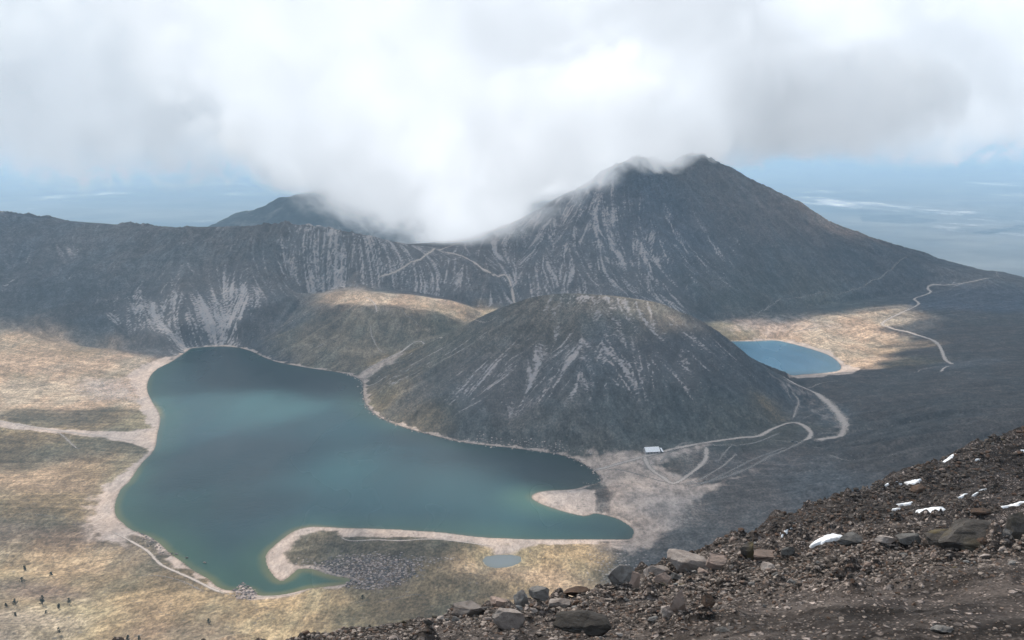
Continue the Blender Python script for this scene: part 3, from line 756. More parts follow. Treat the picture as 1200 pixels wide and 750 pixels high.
# ------------------------------------------------------------------ clouds
# share of sun let through by an unseen cloud sheet, shaped to place sun patches
LIT = [(40,420,90,.95),(120,430,60,1.),(20,380,60,.8),(170,440,30,1.),(60,460,60,.95),(110,487,22,.5),(90,413,18,.5),(120,440,14,.6),(60,497,30,.9),(40,530,30,.45),(100,520,30,.7),(130,560,25,.9),(60,570,40,.9),(40,615,35,.6),
 (130,600,25,1.),(60,665,40,1.),(10,660,40,.9),(120,680,40,.95),(60,725,40,1.),(200,720,40,.95),(300,725,40,1.),(165,655,18,.5),(40,698,14,.5),(350,710,16,.8),(300,695,20,.9),(380,730,20,.5),
 (0,330,120,.1),(70,350,70,.12),(150,370,40,.3),(190,385,30,.6),(240,390,40,.35),(270,350,50,.45),(200,330,60,.35),(100,300,80,.2),(330,300,80,.3),(400,300,60,.35),(480,325,60,.3),(300,385,40,.45),
 (400,338,35,1.),(440,347,30,1.),(490,350,25,1.),(525,358,20,.8),(420,375,50,.45),(350,390,50,.45),(565,369,14,.9),(480,380,30,.2),(540,372,20,.4),
 (600,300,100,.3),(700,280,100,.25),(780,250,100,.1),(880,230,60,.25),(950,246,50,1.),(985,262,40,.9),(1190,324,60,.15),(920,290,80,.08),(1000,300,80,.08),(860,330,90,.06),(1000,335,60,.08),(1100,320,50,.15),(1150,330,30,.4),(1150,360,50,.1),
 (735,355,20,.9),(765,360,16,.8),(690,352,20,.5),(640,350,30,.2),(600,400,60,.2),(500,430,60,.3),(450,460,40,.35),(600,480,60,.25),(700,430,60,.15),(800,440,60,.1),(850,470,60,.06),(700,500,60,.08),
 (880,385,40,1.),(950,385,40,1.),(1010,385,40,1.),(1050,395,25,.8),(1060,370,25,.6),(1000,415,30,1.),(900,415,50,.9),(1000,432,14,1.),(1070,412,25,.1),(950,350,20,.15),(1100,400,40,.15),
 (1000,460,60,.08),(1100,450,80,.05),(1100,500,80,.03),(1000,520,60,.03),(940,470,20,.35),(905,475,12,.6),(990,490,20,.15),(880,550,40,.12),(950,560,40,.04),(780,560,40,.4),(740,590,35,.5),(800,530,20,.25),(840,600,40,.1),(780,640,30,.2),
 (280,430,60,.15),(380,450,50,.1),(300,490,60,.9),(400,500,50,.8),(250,480,40,.8),(300,560,60,.35),(400,560,60,.7),(200,600,40,.6),(550,560,50,.7),(640,555,40,.1),(600,600,40,.8),(660,590,20,.95),(700,615,20,.8),
 (560,634,20,1.),(640,636,20,1.),(700,634,16,.8),(640,655,25,1.),(680,665,22,1.),(600,665,18,.8),(620,690,18,.9),(560,685,14,.3),(500,700,25,.25),(440,690,25,.2),(450,655,25,.2),(520,650,20,.2),(400,640,20,.25),(330,640,16,.8),(380,618,14,.8),(460,625,14,.7),(560,655,14,.35),
 (720,655,14,.15),(760,670,20,.1)]
TM = blobs([(a, b_, r * 1.0, t) for a, b_, r, t in LIT], True)[..., 0]
TM = np.clip(TM + fbm(LGX / 130, LGY / 70, 4, 44) * .38 * np.sqrt(np.clip(TM, 0, 1)), 0, 1)
DZ = 1500.0
dn = 22.0
dgx, dgy = np.meshgrid(np.arange(-3300, 1700, dn), np.arange(500, 4800, dn))
tx = dgx.copy(); ty = dgy.copy(); tz = np.full(dgx.shape, 60.0)
for _ in range(4):
    tx = dgx - S.x / S.z * (DZ - tz); ty = dgy - S.y / S.z * (DZ - tz)
    tz = np.where((tx > X0) & (tx < X1) & (ty > Y0) & (ty < Y1), zat(tx, ty), 300.0)
T = bil(TM, (tx - X0) / 15, (ty - Y0) / 15)
T = np.where(ty < Y0, .62, T)
edge = np.minimum.reduce([dgx + 3300, 1700 - dgx, dgy - 500, 4800 - dgy])
op = np.clip(1 - T, 0, 1) * sstep(0, 250, edge)
cm, nt, o = new_mat('shadow_sheet'); b = NB(nt)
tr = b.n('ShaderNodeBsdfTransparent'); tl = b.n('ShaderNodeBsdfTranslucent'); tl.inputs[0].default_value = (.9, .92, .95, 1)
df = b.n('ShaderNodeBsdfDiffuse'); df.inputs[0].default_value = (.9, .92, .95, 1)
m1 = b.n('ShaderNodeMixShader'); m1.inputs[0].default_value = .5; b.link(tl.outputs[0], m1.inputs[1]); b.link(df.outputs[0], m1.inputs[2])
m2 = b.n('ShaderNodeMixShader')
nn = b.noise(b.geo(), .006, 5, .6)
opn = b.math('ADD', b.attr('thick'), b.math('MULTIPLY', b.math('SUBTRACT', nn, .5), .5))
b.link(b.math('MULTIPLY', b.ramp(opn, .12, .8), .93), m2.inputs[0]); b.link(tr.outputs[0], m2.inputs[1]); b.link(m1.outputs[0], m2.inputs[2])
b.link(m2.outputs[0], o.inputs[0])
kk = (op[:-1, :-1] > .01) | (op[1:, 1:] > .01)
v = np.stack([dgx.ravel(), dgy.ravel(), (DZ + fbm(dgx / 300, dgy / 300, 3, 2) * 25).ravel()], 1)
v, f, ov = compact(v, grid_faces(dgx.shape[1], dgx.shape[0], kk), op.ravel())
tag(link('shadow_cloud_sheet', mesh_from('shadow_sheet', v, f, cm, True, dict(thick=ov))), 'unseen cloud sheet above the crater, gaps shaped to place the sun patches', kind='structure')

# cloud banks : vapour volumes with added glow in place of repeated scattering
vm, nt, o = new_mat('glowing_vapour'); b = NB(nt)
oc = b.obj(); ln = b.n('ShaderNodeVectorMath', operation='LENGTH'); b.link(oc, ln.inputs[0])
gp = b.geo()
mpv = b.n('ShaderNodeMapping'); mpv.inputs['Scale'].default_value = (1, .85, 1.05); b.link(gp, mpv.inputs[0])
nb = b.noise(mpv.outputs[0], .0046, 9, .66, .7)
core = b.math('SUBTRACT', 1.0, ln.outputs['Value'])
dens = b.math('ADD', b.math('MULTIPLY', core, 2.2), b.math('MULTIPLY', b.math('SUBTRACT', nb, .52), 4.6))
dens = b.math('MULTIPLY', b.ramp(dens, .0, 1.3), b.ramp(core, 0, .15))
pv = b.n('ShaderNodeVolumePrincipled'); pv.inputs['Color'].default_value = (.97, .985, 1, 1)
pv.inputs['Anisotropy'].default_value = .25
oi = b.n('ShaderNodeObjectInfo'); sc3 = b.n('ShaderNodeSeparateColor'); b.link(oi.outputs['Color'], sc3.inputs[0])
kd = b.math('MULTIPLY', dens, b.math('MULTIPLY', sc3.outputs[0], .028))
b.link(kd, pv.inputs['Density'])
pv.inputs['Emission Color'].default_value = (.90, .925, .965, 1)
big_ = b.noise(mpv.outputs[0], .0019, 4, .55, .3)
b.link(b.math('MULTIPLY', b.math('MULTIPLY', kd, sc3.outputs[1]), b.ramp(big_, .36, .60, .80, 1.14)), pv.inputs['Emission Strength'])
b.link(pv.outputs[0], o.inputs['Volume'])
vm.cycles.volume_step_rate = .5
ico = None
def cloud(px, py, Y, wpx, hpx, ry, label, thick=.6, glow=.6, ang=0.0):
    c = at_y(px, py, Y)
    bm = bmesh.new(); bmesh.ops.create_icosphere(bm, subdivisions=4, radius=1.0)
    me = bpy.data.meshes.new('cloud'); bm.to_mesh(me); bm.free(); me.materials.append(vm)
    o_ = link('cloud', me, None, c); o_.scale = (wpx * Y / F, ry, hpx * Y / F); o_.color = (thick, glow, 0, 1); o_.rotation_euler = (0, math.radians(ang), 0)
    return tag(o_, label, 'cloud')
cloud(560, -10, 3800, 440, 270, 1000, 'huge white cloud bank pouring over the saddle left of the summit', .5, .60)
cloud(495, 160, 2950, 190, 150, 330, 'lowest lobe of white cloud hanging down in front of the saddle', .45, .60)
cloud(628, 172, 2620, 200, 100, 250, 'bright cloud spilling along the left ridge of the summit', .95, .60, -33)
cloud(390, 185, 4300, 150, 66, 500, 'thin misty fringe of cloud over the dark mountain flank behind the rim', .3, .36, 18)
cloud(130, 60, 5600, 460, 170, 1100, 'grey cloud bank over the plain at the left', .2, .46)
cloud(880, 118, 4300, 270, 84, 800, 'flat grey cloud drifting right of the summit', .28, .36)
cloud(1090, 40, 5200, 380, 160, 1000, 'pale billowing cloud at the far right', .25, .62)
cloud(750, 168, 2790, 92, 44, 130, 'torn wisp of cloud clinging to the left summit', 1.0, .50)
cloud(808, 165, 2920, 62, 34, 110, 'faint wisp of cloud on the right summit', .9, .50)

# ------------------------------------------------------------------ foreground slope
FP = [(100,775,46),(300,765,33),(600,765,28),(900,765,24),(1200,765,22),(1400,765,22),(1700,700,30),
 (330,752,38),(450,735,39),(560,728,36),(700,720,35),(850,710,33),(1000,700,32),(1200,680,31),(1400,670,31),
 (400,733,41),(480,726,43),(545,708,45),(600,700,46),(660,694,47),(750,682,49),(850,670,50),(950,657,50),(1050,647,49),(1130,640,48),(1200,628,48),(1400,600,50),
 (690,692,52),(740,668,58),(820,640,72),(900,606,86),(960,584,96),(1030,561,108),(1100,533,122),(1150,514,130),(1200,496,140),(1400,430,160),
 (800,660,60),(900,630,70),(1000,610,74),(1100,590,78),(1200,575,80),(1050,590,90),(1150,550,100),(1200,530,112),(1400,520,110)]
pts = [at_y(*p) for p in FP]
for (px, py, Y, k, dz) in [(100,775,46,1.3,-14),(330,752,38,1.3,-12),(400,733,41,1.25,-11),(480,726,43,1.25,-11),(545,706,45,1.25,-11),(600,699,46,1.25,-12),(660,693,47,1.3,-14),(740,668,58,1.25,-14),(820,640,72,1.25,-17),
        (900,606,86,1.22,-19),(960,584,96,1.2,-20),(1030,561,108,1.2,-22),(1100,533,122,1.2,-24),(1200,496,140,1.2,-26),(1400,430,160,1.2,-28)]:
    p = at_y(px, py, Y); q = p * k; q[2] = p[2] + dz - (k - 1) * 0; pts.append(q)
    q = p * (k + .8); q[2] = p[2] + dz * 1.0 - .62 * Y * .8; pts.append(q)
pts = np.array(pts)
def tps_fit(P, lam=1.0):
    n = len(P); d = np.hypot(P[:, None, 0] - P[None, :, 0], P[:, None, 1] - P[None, :, 1])
    K = np.where(d > 0, d * d * np.log(d + 1e-9), 0) + np.eye(n) * lam
    A = np.zeros((n + 3, n + 3)); A[:n, :n] = K; A[:n, n] = 1; A[:n, n + 1:] = P[:, :2]; A[n, :n] = 1; A[n + 1:, :n] = P[:, :2].T
    return np.linalg.solve(A, np.concatenate([P[:, 2], [0, 0, 0]]))
wf = tps_fit(pts)
def tps(x, y):
    r = wf[-3] + wf[-2] * x + wf[-1] * y
    for i in range(len(pts)):
        d2 = (x - pts[i, 0]) ** 2 + (y - pts[i, 1]) ** 2
        r = r + wf[i] * .5 * d2 * np.log(d2 + 1e-9)
    return r
def cell_bumps(x, y, s, seed):
    """rounded pebble-like bumps: nearest jittered point"""
    X = x / s; Y = y / s; xi = np.floor(X).astype(int); yi = np.floor(Y).astype(int)
    best = np.full(x.shape, 9.0); hh = np.zeros(x.shape)
    for dx in (-1, 0, 1):
        for dy in (-1, 0, 1):
            cx_, cy_ = xi + dx, yi + dy
            h = _perm[(_perm[(cx_ + seed) & 4095] + cy_) & 4095]
            jx = (h % 64) / 64.0; jy = (h // 64) / 64.0
            d = np.hypot(X - cx_ - jx, Y - cy_ - jy)
            m = d < best; best = np.where(m, d, best); hh = np.where(m, (_perm[h] % 100) / 100.0, hh)
    return np.clip(.62 - best, 0, 1) * (hh ** 2) * s * 1.3
nA, nR = 1100, 900
aa = np.linspace(-.62, 1.05, nA); rr = np.exp(np.linspace(math.log(14), math.log(300), nR))
GA, GR = np.meshgrid(aa, rr)
fgx, fgy = np.sin(GA) * GR, np.cos(GA) * GR
rz_ = ridged(fgx / 9, fgy / 9, 4, 33)
fgz = tps(fgx, fgy) + fbm(fgx / 14, fgy / 14, 4, 12) * .9 + (rz_ - .4) * .38 + fbm(fgx / 2.2, fgy / 2.2, 4, 15) * .22
rockz = sstep(-.15, .35, fbm(fgx / 11, fgy / 6, 3, 17) + .12 * sstep(34, 48, fgy))
fgz += cell_bumps(fgx, fgy, .9, 3) * rockz + cell_bumps(fgx + 40, fgy, .42, 5) * (.35 + .65 * rockz) + cell_bumps(fgx + 80, fgy, 2.1, 7) * rockz * .6
SKX = [-200,0,250,330,400,480,545,600,690,740,820,900,960,1030,1100,1200,1400]; SKY = [850,810,778,752,737,728,711,703,693,669,642,608,586,563,535,498,430]
skt = []
for a_ in aa:                      # wanted skyline slope (z/r) for every bearing
    px_ = 600 + F * math.tan(a_) * .96
    for _ in range(6):
        py_ = float(np.interp(px_, SKX, SKY)); d_ = ray(px_, py_); px_ += (math.tan(a_) * d_[1] - d_[0]) * F
        px_ = min(max(px_, -400), 1700)
    py_ = float(np.interp(px_, SKX, SKY)); d_ = ray(px_, py_); skt.append(d_[2] / math.hypot(d_[0], d_[1]))
skt = np.array(skt)
for _ in range(3):
    g_ = (fgz - CAMZ) / GR; g_[GR < 30] = -9
    k_ = g_.argmax(0); act = g_.max(0); rs_ = rr[k_]
    dlt = np.clip(skt - act, -.12, .12); dlt = np.convolve(np.pad(dlt, 20, mode='edge'), np.ones(41) / 41, 'valid'); rs_ = np.convolve(np.pad(rs_, 20, mode='edge'), np.ones(41) / 41, 'valid')
    fgz += dlt[None, :] * GR * sstep(.62, .95, GR / rs_[None, :])
fgs = blur(fgz, 30)
fg_ra = (math.log(300) - math.log(14)) / (nR - 1); fg_aa = (1.05 + .62) / (nA - 1)
def fgat(x, y):
    a = math.atan2(x, y); r = math.hypot(x, y)
    return float(bil(fgz, np.array((a + .62) / fg_aa), np.array((math.log(max(r, 14)) - math.log(14)) / fg_ra)))
def fgsm(x, y):
    a = math.atan2(x, y); r = math.hypot(x, y)
    return float(bil(fgs, np.array((a + .62) / fg_aa), np.array((math.log(max(r, 14)) - math.log(14)) / fg_ra)))
def fhit(px, py):
    d = ray(px, py); Y = 16.0
    while Y < 190:
        t = Y / d[1]
        if CAMZ + d[2] * t <= fgat(d[0] * t, Y):
            return np.array([d[0] * t, Y, fgat(d[0] * t, Y)])
        Y += .25
    return None
def mat_fg():
    m, nt, o = new_mat('rocky_soil'); b = NB(nt); pos = b.geo()
    nL = b.noise(pos, .16, 5, .6); nM = b.noise(pos, 1.1, 5, .65); mpb = b.n('ShaderNodeMapping'); mpb.inputs['Scale'].default_value = (.35, 1.2, .3); b.link(pos, mpb.inputs[0]); nB = b.noise(mpb.outputs[0], .55, 5, .6); nS = b.noise(pos, 7.0, 4, .7)
    v = b.voro(pos, 3.2); vc = b.voro(pos, 3.2, out='Color'); s = b.n('ShaderNodeSeparateColor'); b.link(vc, s.inputs[0])
    v2 = b.voro(pos, 9.0); vc2 = b.voro(pos, 9.0, out='Color'); s2 = b.n('ShaderNodeSeparateColor'); b.link(vc2, s2.inputs[0])
    rk = b.attr('rocky')
    c = b.mix(b.ramp(nL, .40, .62), (.036, .031, .029), (.070, .059, .054))
    c = b.mix(b.ramp(nM, .45, .68), c, (.026, .022, .021))
    c = b.mix(b.math('MULTIPLY', b.attr('far'), .75), c, (.026, .023, .023))
    peb = b.math('MULTIPLY', b.ramp(v2, .5, .25), b.ramp(b.math('ADD', s2.outputs[0], b.math('MULTIPLY', rk, .3)), .62, .75))
    c = b.mix(peb, c, b.mix(s2.outputs[1], (.25, .205, .185), (.08, .07, .068)))
    peb2 = b.math('MULTIPLY', b.ramp(v, .5, .3), b.ramp(b.math('ADD', s.outputs[0], b.math('MULTIPLY', rk, .45)), .80, .92))
    c = b.mix(peb2, c, b.mix(s.outputs[1], (.28, .235, .215), (.10, .09, .088)))
    c = b.mix(1.0, c, b.ramp(nS, .3, .7, .6, 1.4), 'MULTIPLY'); c = b.mix(1.0, c, b.ramp(nB, .38, .62, .5, 1.25), 'MULTIPLY')
    h = b.math('ADD', b.math('MULTIPLY', peb, .05), b.math('MULTIPLY', peb2, .12))
    h = b.math('ADD', h, b.math('MULTIPLY', nS, .05)); h = b.math('ADD', h, b.math('MULTIPLY', nM, .15))
    p = b.bsdf(c, .95, b.bump(h, 1.0, .9), .1); b.link(p.outputs[0], o.inputs[0]); return m
me = mesh_from('rocky_slope', np.stack([fgx.ravel(), fgy.ravel(), fgz.ravel()], 1), grid_faces(nA, nR), mat_fg(), True, dict(rocky=rockz, far=sstep(48, 70, GR) * sstep(-.1, .35, GA)))
tag(link('rocky_slope', me), 'dark stony mountainside falling away in the foreground', kind='structure')

# ------------------------------------------------------------------ rocks
def mat_rock(name, c1, c2, c3=(.05, .045, .04), lich=0.0):
    m, nt, o = new_mat(name); b = NB(nt); pos = b.geo()
    oi = b.n('ShaderNodeObjectInfo').outputs['Random']
    n = b.noise(pos, 1.6, 6, .65, .4); n2 = b.noise(pos, 8.0, 5, .7); n3 = b.noise(pos, .7, 3, .5)
    c = b.mix(b.ramp(n, .38, .62), c1, c2)
    c = b.mix(b.math('MULTIPLY', b.ramp(n2, .52, .75), .7), c, c3)
    c = b.mix(1.0, c, b.ramp(oi, 0, 1, .62, 1.25), 'MULTIPLY')
    if lich: c = b.mix(b.math('MULTIPLY', b.ramp(n3, .52, .64), lich), c, (.17, .13, .04))
    p = b.bsdf(c, .93, b.bump(b.math('ADD', b.math('MULTIPLY', n, .12), b.math('MULTIPLY', n2, .05)), 1.0, .8), .15)
    b.link(p.outputs[0], o.inputs[0]); return m
MR = dict(dkgr=mat_rock('charcoal_rock', (.085, .078, .073), (.05, .046, .043), (.03, .027, .026), .12), pale=mat_rock('pale_rock', (.30, .265, .245), (.20, .17, .155), (.10, .085, .08)), pink=mat_rock('pinkish_rock', (.27, .205, .175), (.19, .15, .13), (.09, .07, .06)),
          dark=mat_rock('dark_rock', (.062, .055, .05), (.035, .032, .03), (.02, .018, .018), .35), grey=mat_rock('grey_rock', (.18, .175, .17), (.115, .108, .104), (.06, .055, .052)),
          rust=mat_rock('rusty_rock', (.13, .085, .062), (.085, .062, .05)), rub=mat_rock('rubble', (.19, .165, .15), (.105, .09, .083)))
def rock_geo(seed, sub, cuts=10, rough=.10):
    rs = random.Random(seed)
    bm = bmesh.new(); bmesh.ops.create_icosphere(bm, subdivisions=sub, radius=1.0)
    V_ = np.array([v.co[:] for v in bm.verts]); F_ = np.array([[l.index for l in f.verts] for f in bm.faces]); bm.free()
    for i in range(cuts):
        n = np.array([rs.gauss(0, 1), rs.gauss(0, 1), rs.gauss(0, .8)]); n /= np.linalg.norm(n); dd = rs.uniform(.36, .78)
        over = V_ @ n - dd; V_ -= np.maximum(over, 0)[:, None] * n * .97
    off = Vector((seed * 7.7, 3.1, 1.3))
    if rough:
        L = np.linalg.norm(V_, axis=1)[:, None]
        dsp = np.array([mnoise.fractal(Vector(v) * 2.2 + off, .8, 2.1, 5) for v in V_])
        V_ = V_ * (1 + rough * dsp[:, None])
    V_ /= np.abs(V_).max(0)
    return V_, F_
ROCKM = {}
def rock_mesh(seed, matk, sub=4):
    k = (seed, matk)
    if k not in ROCKM:
        V_, F_ = rock_geo(seed, sub, 14 + seed % 6, .11)
        ROCKM[k] = mesh_from('rock', V_, F_, MR[matk], False)
    return ROCKM[k]
def put_rock(px, pyb, wpx, hpx, matk, label, group, seed, name='boulder', ground=fhit, sink=.28, dep=.6, lean=None, sub=4):
    p = ground(px, pyb)
    if p is None: return None
    sc_ = math.hypot(p[1], CAMZ - p[2]) / F
    w_ = wpx * sc_ * (.88 if wpx > 18 else 1); h_ = max(hpx * sc_ * 1.05 - dep * w_ * .38, .24 * w_)
    o_ = link(name, rock_mesh(seed, matk, sub))
    o_.scale = (w_ / 2, w_ / 2 * dep, h_ / 2 / (1 - sink) * 1.05)
    rs = random.Random(seed * 31 + int(px * 7 + pyb))
    o_.rotation_euler = (rs.uniform(-.15, .15), lean if lean is not None else rs.uniform(-.15, .15), rs.uniform(-.35, .35))
    o_.location = (p[0], p[1] + w_ / 2 * dep * .6, p[2] + h_ * (.5 - sink * .5))
    return tag(o_, label, 'rock', group)
BIG = [
 (598,738,46,36,'pale','large pale wedge boulder lowest and most central of the bouldery crest',3),
 (551,722,46,24,'pale','broad flat-topped pale boulder left of the wedge boulder',5),
 (583,712,26,16,'pink','pinkish block touching the dark lichened outcrop from below',8),
 (592,700,100,34,'dark','long dark outcrop with yellow lichen breaking the skyline over the meadow',11),
 (660,690,60,18,'dark','low dark hump of rock on the skyline right of the lichened outcrop',12),
 (612,712,22,24,'grey','upright grey-brown block behind the wedge boulder',15),
 (632,708,30,20,'grey','squat grey boulder resting among smaller stones right of the upright block',17),
 (655,712,32,14,'pale','thin pale slab leaning down to the right of the squat grey boulder',19),
 (672,702,46,16,'rust','brownish slab under the skyline hump',21),
 (727,688,34,26,'grey','dark grey cube of rock standing on the skyline at the dip',23),
 (742,690,18,20,'pink','small pinkish rock beside the grey cube',24),
 (770,680,44,20,'pale','pale wedge-shaped rock left of the biggest pale slab',26),
 (777,686,26,18,'pink','salmon-coloured rock in front of the wedge-shaped rock',27),
 (808,673,72,30,'pale','biggest pale slab with a dark shaded underside',31),
 (842,668,34,22,'pink','pinkish broken slab joined to the right of the biggest pale slab',32),
 (795,682,22,12,'grey','small rounded grey rock below the biggest pale slab',33),
 (823,674,16,10,'pink','little domed pink rock under the slab edge',34),
 (893,658,50,18,'pink','oblong rounded boulder lying on its side in mid slope',36),
 (878,657,22,20,'dark','dark rounded end boulder against the oblong one',37),
 (901,668,18,10,'pale','bluish pale stone just below the oblong boulder',38),
 (925,652,18,14,'grey','rounded grey stone right of the oblong boulder',39),
 (857,670,8,8,'pale','tiny white stone between the slab and the oblong boulder',40),
 (796,722,18,28,'pink','pointed triangular rock standing on bare soil',42),
 (782,728,18,16,'pale','low pale rock leaning on the pointed triangular rock',43),
 (828,716,20,16,'rust','small pyramid of rusty rock on bare soil',44),
 (765,733,14,9,'grey','small grey stone left of the triangular pair',45),
 (848,742,22,9,'grey','flat bluish stone half buried near the bottom edge',46),
 (362,742,74,22,'dark','long low black rock at the far left end of the slope',48),
 (395,735,30,14,'dark','dark hump of rock right of the long black rock',49),
 (1145,641,104,30,'dkgr','massive dark outcrop with a pale rim at the right side',52),
 (1194,634,40,36,'dkgr','tall dark rounded boulder cut by the right edge',53),
 (1178,633,20,12,'grey','grey boulder in front of the tall dark boulder',54),
 (1105,644,50,24,'dark','black angular block below the massive outcrop',55),
 (1000,640,40,18,'grey','long tilted grey slab beside the lowest snow patch',57),
 (1040,640,30,14,'pale','pale block in the middle of the rubble crest',58),
 (1068,640,34,16,'grey','grey wedge rock in the rubble crest left of the black block',59),
 (1150,610,36,16,'rust','rusty brown rock face above the massive outcrop',61),
 (1078,578,26,14,'rust','reddish brown rock between two snow patches',62),
 (1155,655,16,8,'pale','pale flat stone below the black block',63),
 (1153,646,14,10,'rust','tan stone at the right part of the rubble crest',64),
 (690,748,90,22,'dkgr','low mossy mound of rock at the bottom edge',66),
 (1105,744,30,10,'grey','grey flat stone at the bottom edge, right part',67),
]
for (px, py, w_, h_, mk, lb, sd) in BIG:
    put_rock(px, py, w_, h_, mk, lb, None, sd)
# individual loose rocks
rs = random.Random(99)
kinds = [('pale', 'pale loose rock lying in the rubble of the foreground slope', 'pale loose rocks on the foreground slope'), ('pink', 'pinkish loose rock lying in the rubble of the foreground slope', 'pinkish loose rocks on the foreground slope'),
         ('grey', 'grey loose rock lying in the rubble of the foreground slope', 'grey loose rocks on the foreground slope'), ('dark', 'dark loose rock lying in the rubble of the foreground slope', 'dark loose rocks on the foreground slope'),
         ('rust', 'rusty brown loose rock on the foreground slope', 'rusty brown rocks on the foreground slope')]
CRX = [340,450,545,600,660,750,850,950,1050,1130,1200]; CRY = [745,736,718,714,708,692,680,668,655,650,638]
cnt = 0
while cnt < 255:
    px = rs.uniform(335, 1200)
    if rs.random() < .62:
        py = np.interp(px, CRX, CRY) + rs.gauss(4, 9); s_ = 3.5 + 9 * rs.random() ** 2.4
    elif rs.random() < .6:
        sk = np.interp(px, SKX, SKY); py = sk + 3 + rs.random() ** 1.4 * 60; s_ = 3 + 6 * rs.random() ** 2
    else:
        py = rs.uniform(np.interp(px, CRX, CRY), 748); s_ = 3 + 7 * rs.random() ** 2.5
    if py > 752 or py < np.interp(px, SKX, SKY) + 2: continue
    k = rs.choices(range(5), [4, 3, 5, 2, 1.5])[0] if py > np.interp(px, CRX, CRY) - 14 else rs.choices(range(5), [1, 1, 3, 4, 3])[0]
    mk, lb, gr = kinds[k]
    if put_rock(px, py, s_, s_ * rs.uniform(.45, .85), mk, lb, gr, rs.randrange(100, 110), 'rock', sub=3): cnt += 1
# uncountable small rubble: one object
varr = [rock_geo(300 + i, 1, 6, 0) for i in range(8)]
VV = []; FF = []; FA = []; base = 0
m_ = 0
SNOWPX = [(972,633,38,7),(922,627,10,6),(1090,599,30,8),(1060,592,16,7),(1127,584,10,8),(1143,581,7,6),(1190,592,26,11),(1069,566,17,5),(1108,541,18,6)]
while m_ < 15000:
    px = rs.uniform(330, 1215); u = rs.random()
    if u < .42: py = np.interp(px, CRX, CRY) + rs.gauss(5, 13)
    elif u < .86: px = 1210 - (1210 - 640) * rs.random() ** .8; py = np.interp(px, SKX, SKY) + rs.random() ** 1.1 * 95
    else: py = rs.uniform(np.interp(px, CRX, CRY), 755)
    if py < np.interp(px, SKX, SKY) + 1 or py > 758: continue
    if any(((px - a) / (w2 * .62)) ** 2 + ((py - b2) / (h2 * .62)) ** 2 < 1 for a, b2, w2, h2 in SNOWPX): continue
    clump = fbm(np.array(px / 40.), np.array(py / 14.), 3, 51)
    if u > .86 and clump < rs.uniform(-.3, .3): continue
    p = fhit(px, py)
    m_ += 1
    if p is None: continue
    s_ = (.9 + 2.6 * rs.random() ** 3) * math.hypot(p[1], CAMZ - p[2]) / F * (1.0 if p[1] < 58 else 1.15)
    V_, F_ = varr[rs.randrange(8)]
    a = rs.uniform(0, 6.28); ca, sa = math.cos(a), math.sin(a)
    q = V_ * np.array([s_, s_ * rs.uniform(.5, 1), s_ * rs.uniform(.4, .8)])
    q = np.stack([q[:, 0] * ca - q[:, 1] * sa, q[:, 0] * sa + q[:, 1] * ca, q[:, 2]], 1) + p + np.array([0, 0, s_ * .15])
    VV.append(q); FF.append(F_ + base); base += len(V_); FA.append(np.full(len(V_), 1.0 if (p[1] > 55 and px > 640) else 0.0))
def mat_rubble():
    m, nt, o = new_mat('rubble_stones'); b = NB(nt); pos = b.geo()
    ri = b.n('ShaderNodeNewGeometry').outputs['Random Per Island']; n2 = b.noise(pos, 9.0, 4, .7)
    c = b.mix(b.ramp(ri, .1, 1.0), (.045, .038, .034), b.mix(b.attr('far'), (.25, .212, .188), (.11, .094, .084)))
    c = b.mix(b.math('MULTIPLY', b.ramp(b.math('FRACT', b.math('MULTIPLY', ri, 37.0)), .7, .75), .6), c, (.10, .062, .045)); c = b.mix(1.0, c, b.ramp(n2, .25, .75, .7, 1.3), 'MULTIPLY')
    p = b.bsdf(c, .95, None, .1); b.link(p.outputs[0], o.inputs[0]); return m
me = mesh_from('rubble', np.concatenate(VV), np.concatenate(FF), mat_rubble(), False, dict(far=np.concatenate(FA)))
tag(link('rubble', me), 'broken stones and gravel strewn over the foreground slope', 'rubble', kind='stuff')

# ------------------------------------------------------------------ snow
def mat_snow():
    m, nt, o = new_mat('old_snow'); b = NB(nt); pos = b.geo(); n = b.noise(pos, 2.5, 5, .6)
    c = b.mix(b.ramp(n, .4, .75), (.80, .83, .88), (.48, .46, .45))
    p = b.bsdf(c, .6, b.bump(n, .12), .3); b.link(p.outputs[0], o.inputs[0]); return m
ms = mat_snow()
def snow(px, py, w_, h_, label, tilt=0.0, seed=1):
    c = fhit(px, py)
    if c is None: return
    sc_ = math.hypot(c[1], CAMZ - c[2]) / F
    e1 = fhit(px, py - h_ / 2); e2 = fhit(px, py + h_ / 2)
    ry = min(max(abs((e1[1] if e1 is not None else c[1] + 1) - (e2[1] if e2 is not None else c[1] - 1)) / 2, .3), 9.0)
    rx = w_ * sc_ / 2 * 1.05; ry = ry if w_ > 12 else min(ry, rx * .45); ry = min(ry, rx * .8)
    n, k = 72, 10; vs_ = []
    for j in range(k + 1):
        for i in range(n):
            a = 2 * math.pi * i / n; r = j / k
            rad = r * (1 + .6 * float(fbm(np.array(math.cos(a) * 1.6 + seed * 9), np.array(math.sin(a) * 1.6), 4, seed)) * 1.6)
            x = c[0] + math.cos(a) * rx * rad; y = c[1] + math.sin(a) * ry * rad + math.cos(a) * rx * rad * tilt
            vs_.append((x, y, .6 * fgsm(x, y) + .4 * fgat(x, y) + (.17 if j < k - 1 else .12 if j < k else -.08)))
    vs_ = np.array(vs_); f_ = []
    for j in range(k):
        for i in range(n):
            f_.append((j * n + i, j * n + (i + 1) % n, (j + 1) * n + (i + 1) % n, (j + 1) * n + i))
    cc = vs_[0].copy(); vs_ -= cc
    tag(link('snow_patch', mesh_from('snow_patch', vs_, np.array(f_), ms), None, cc), label, 'snow patch', 'snow patches on the dark slope')
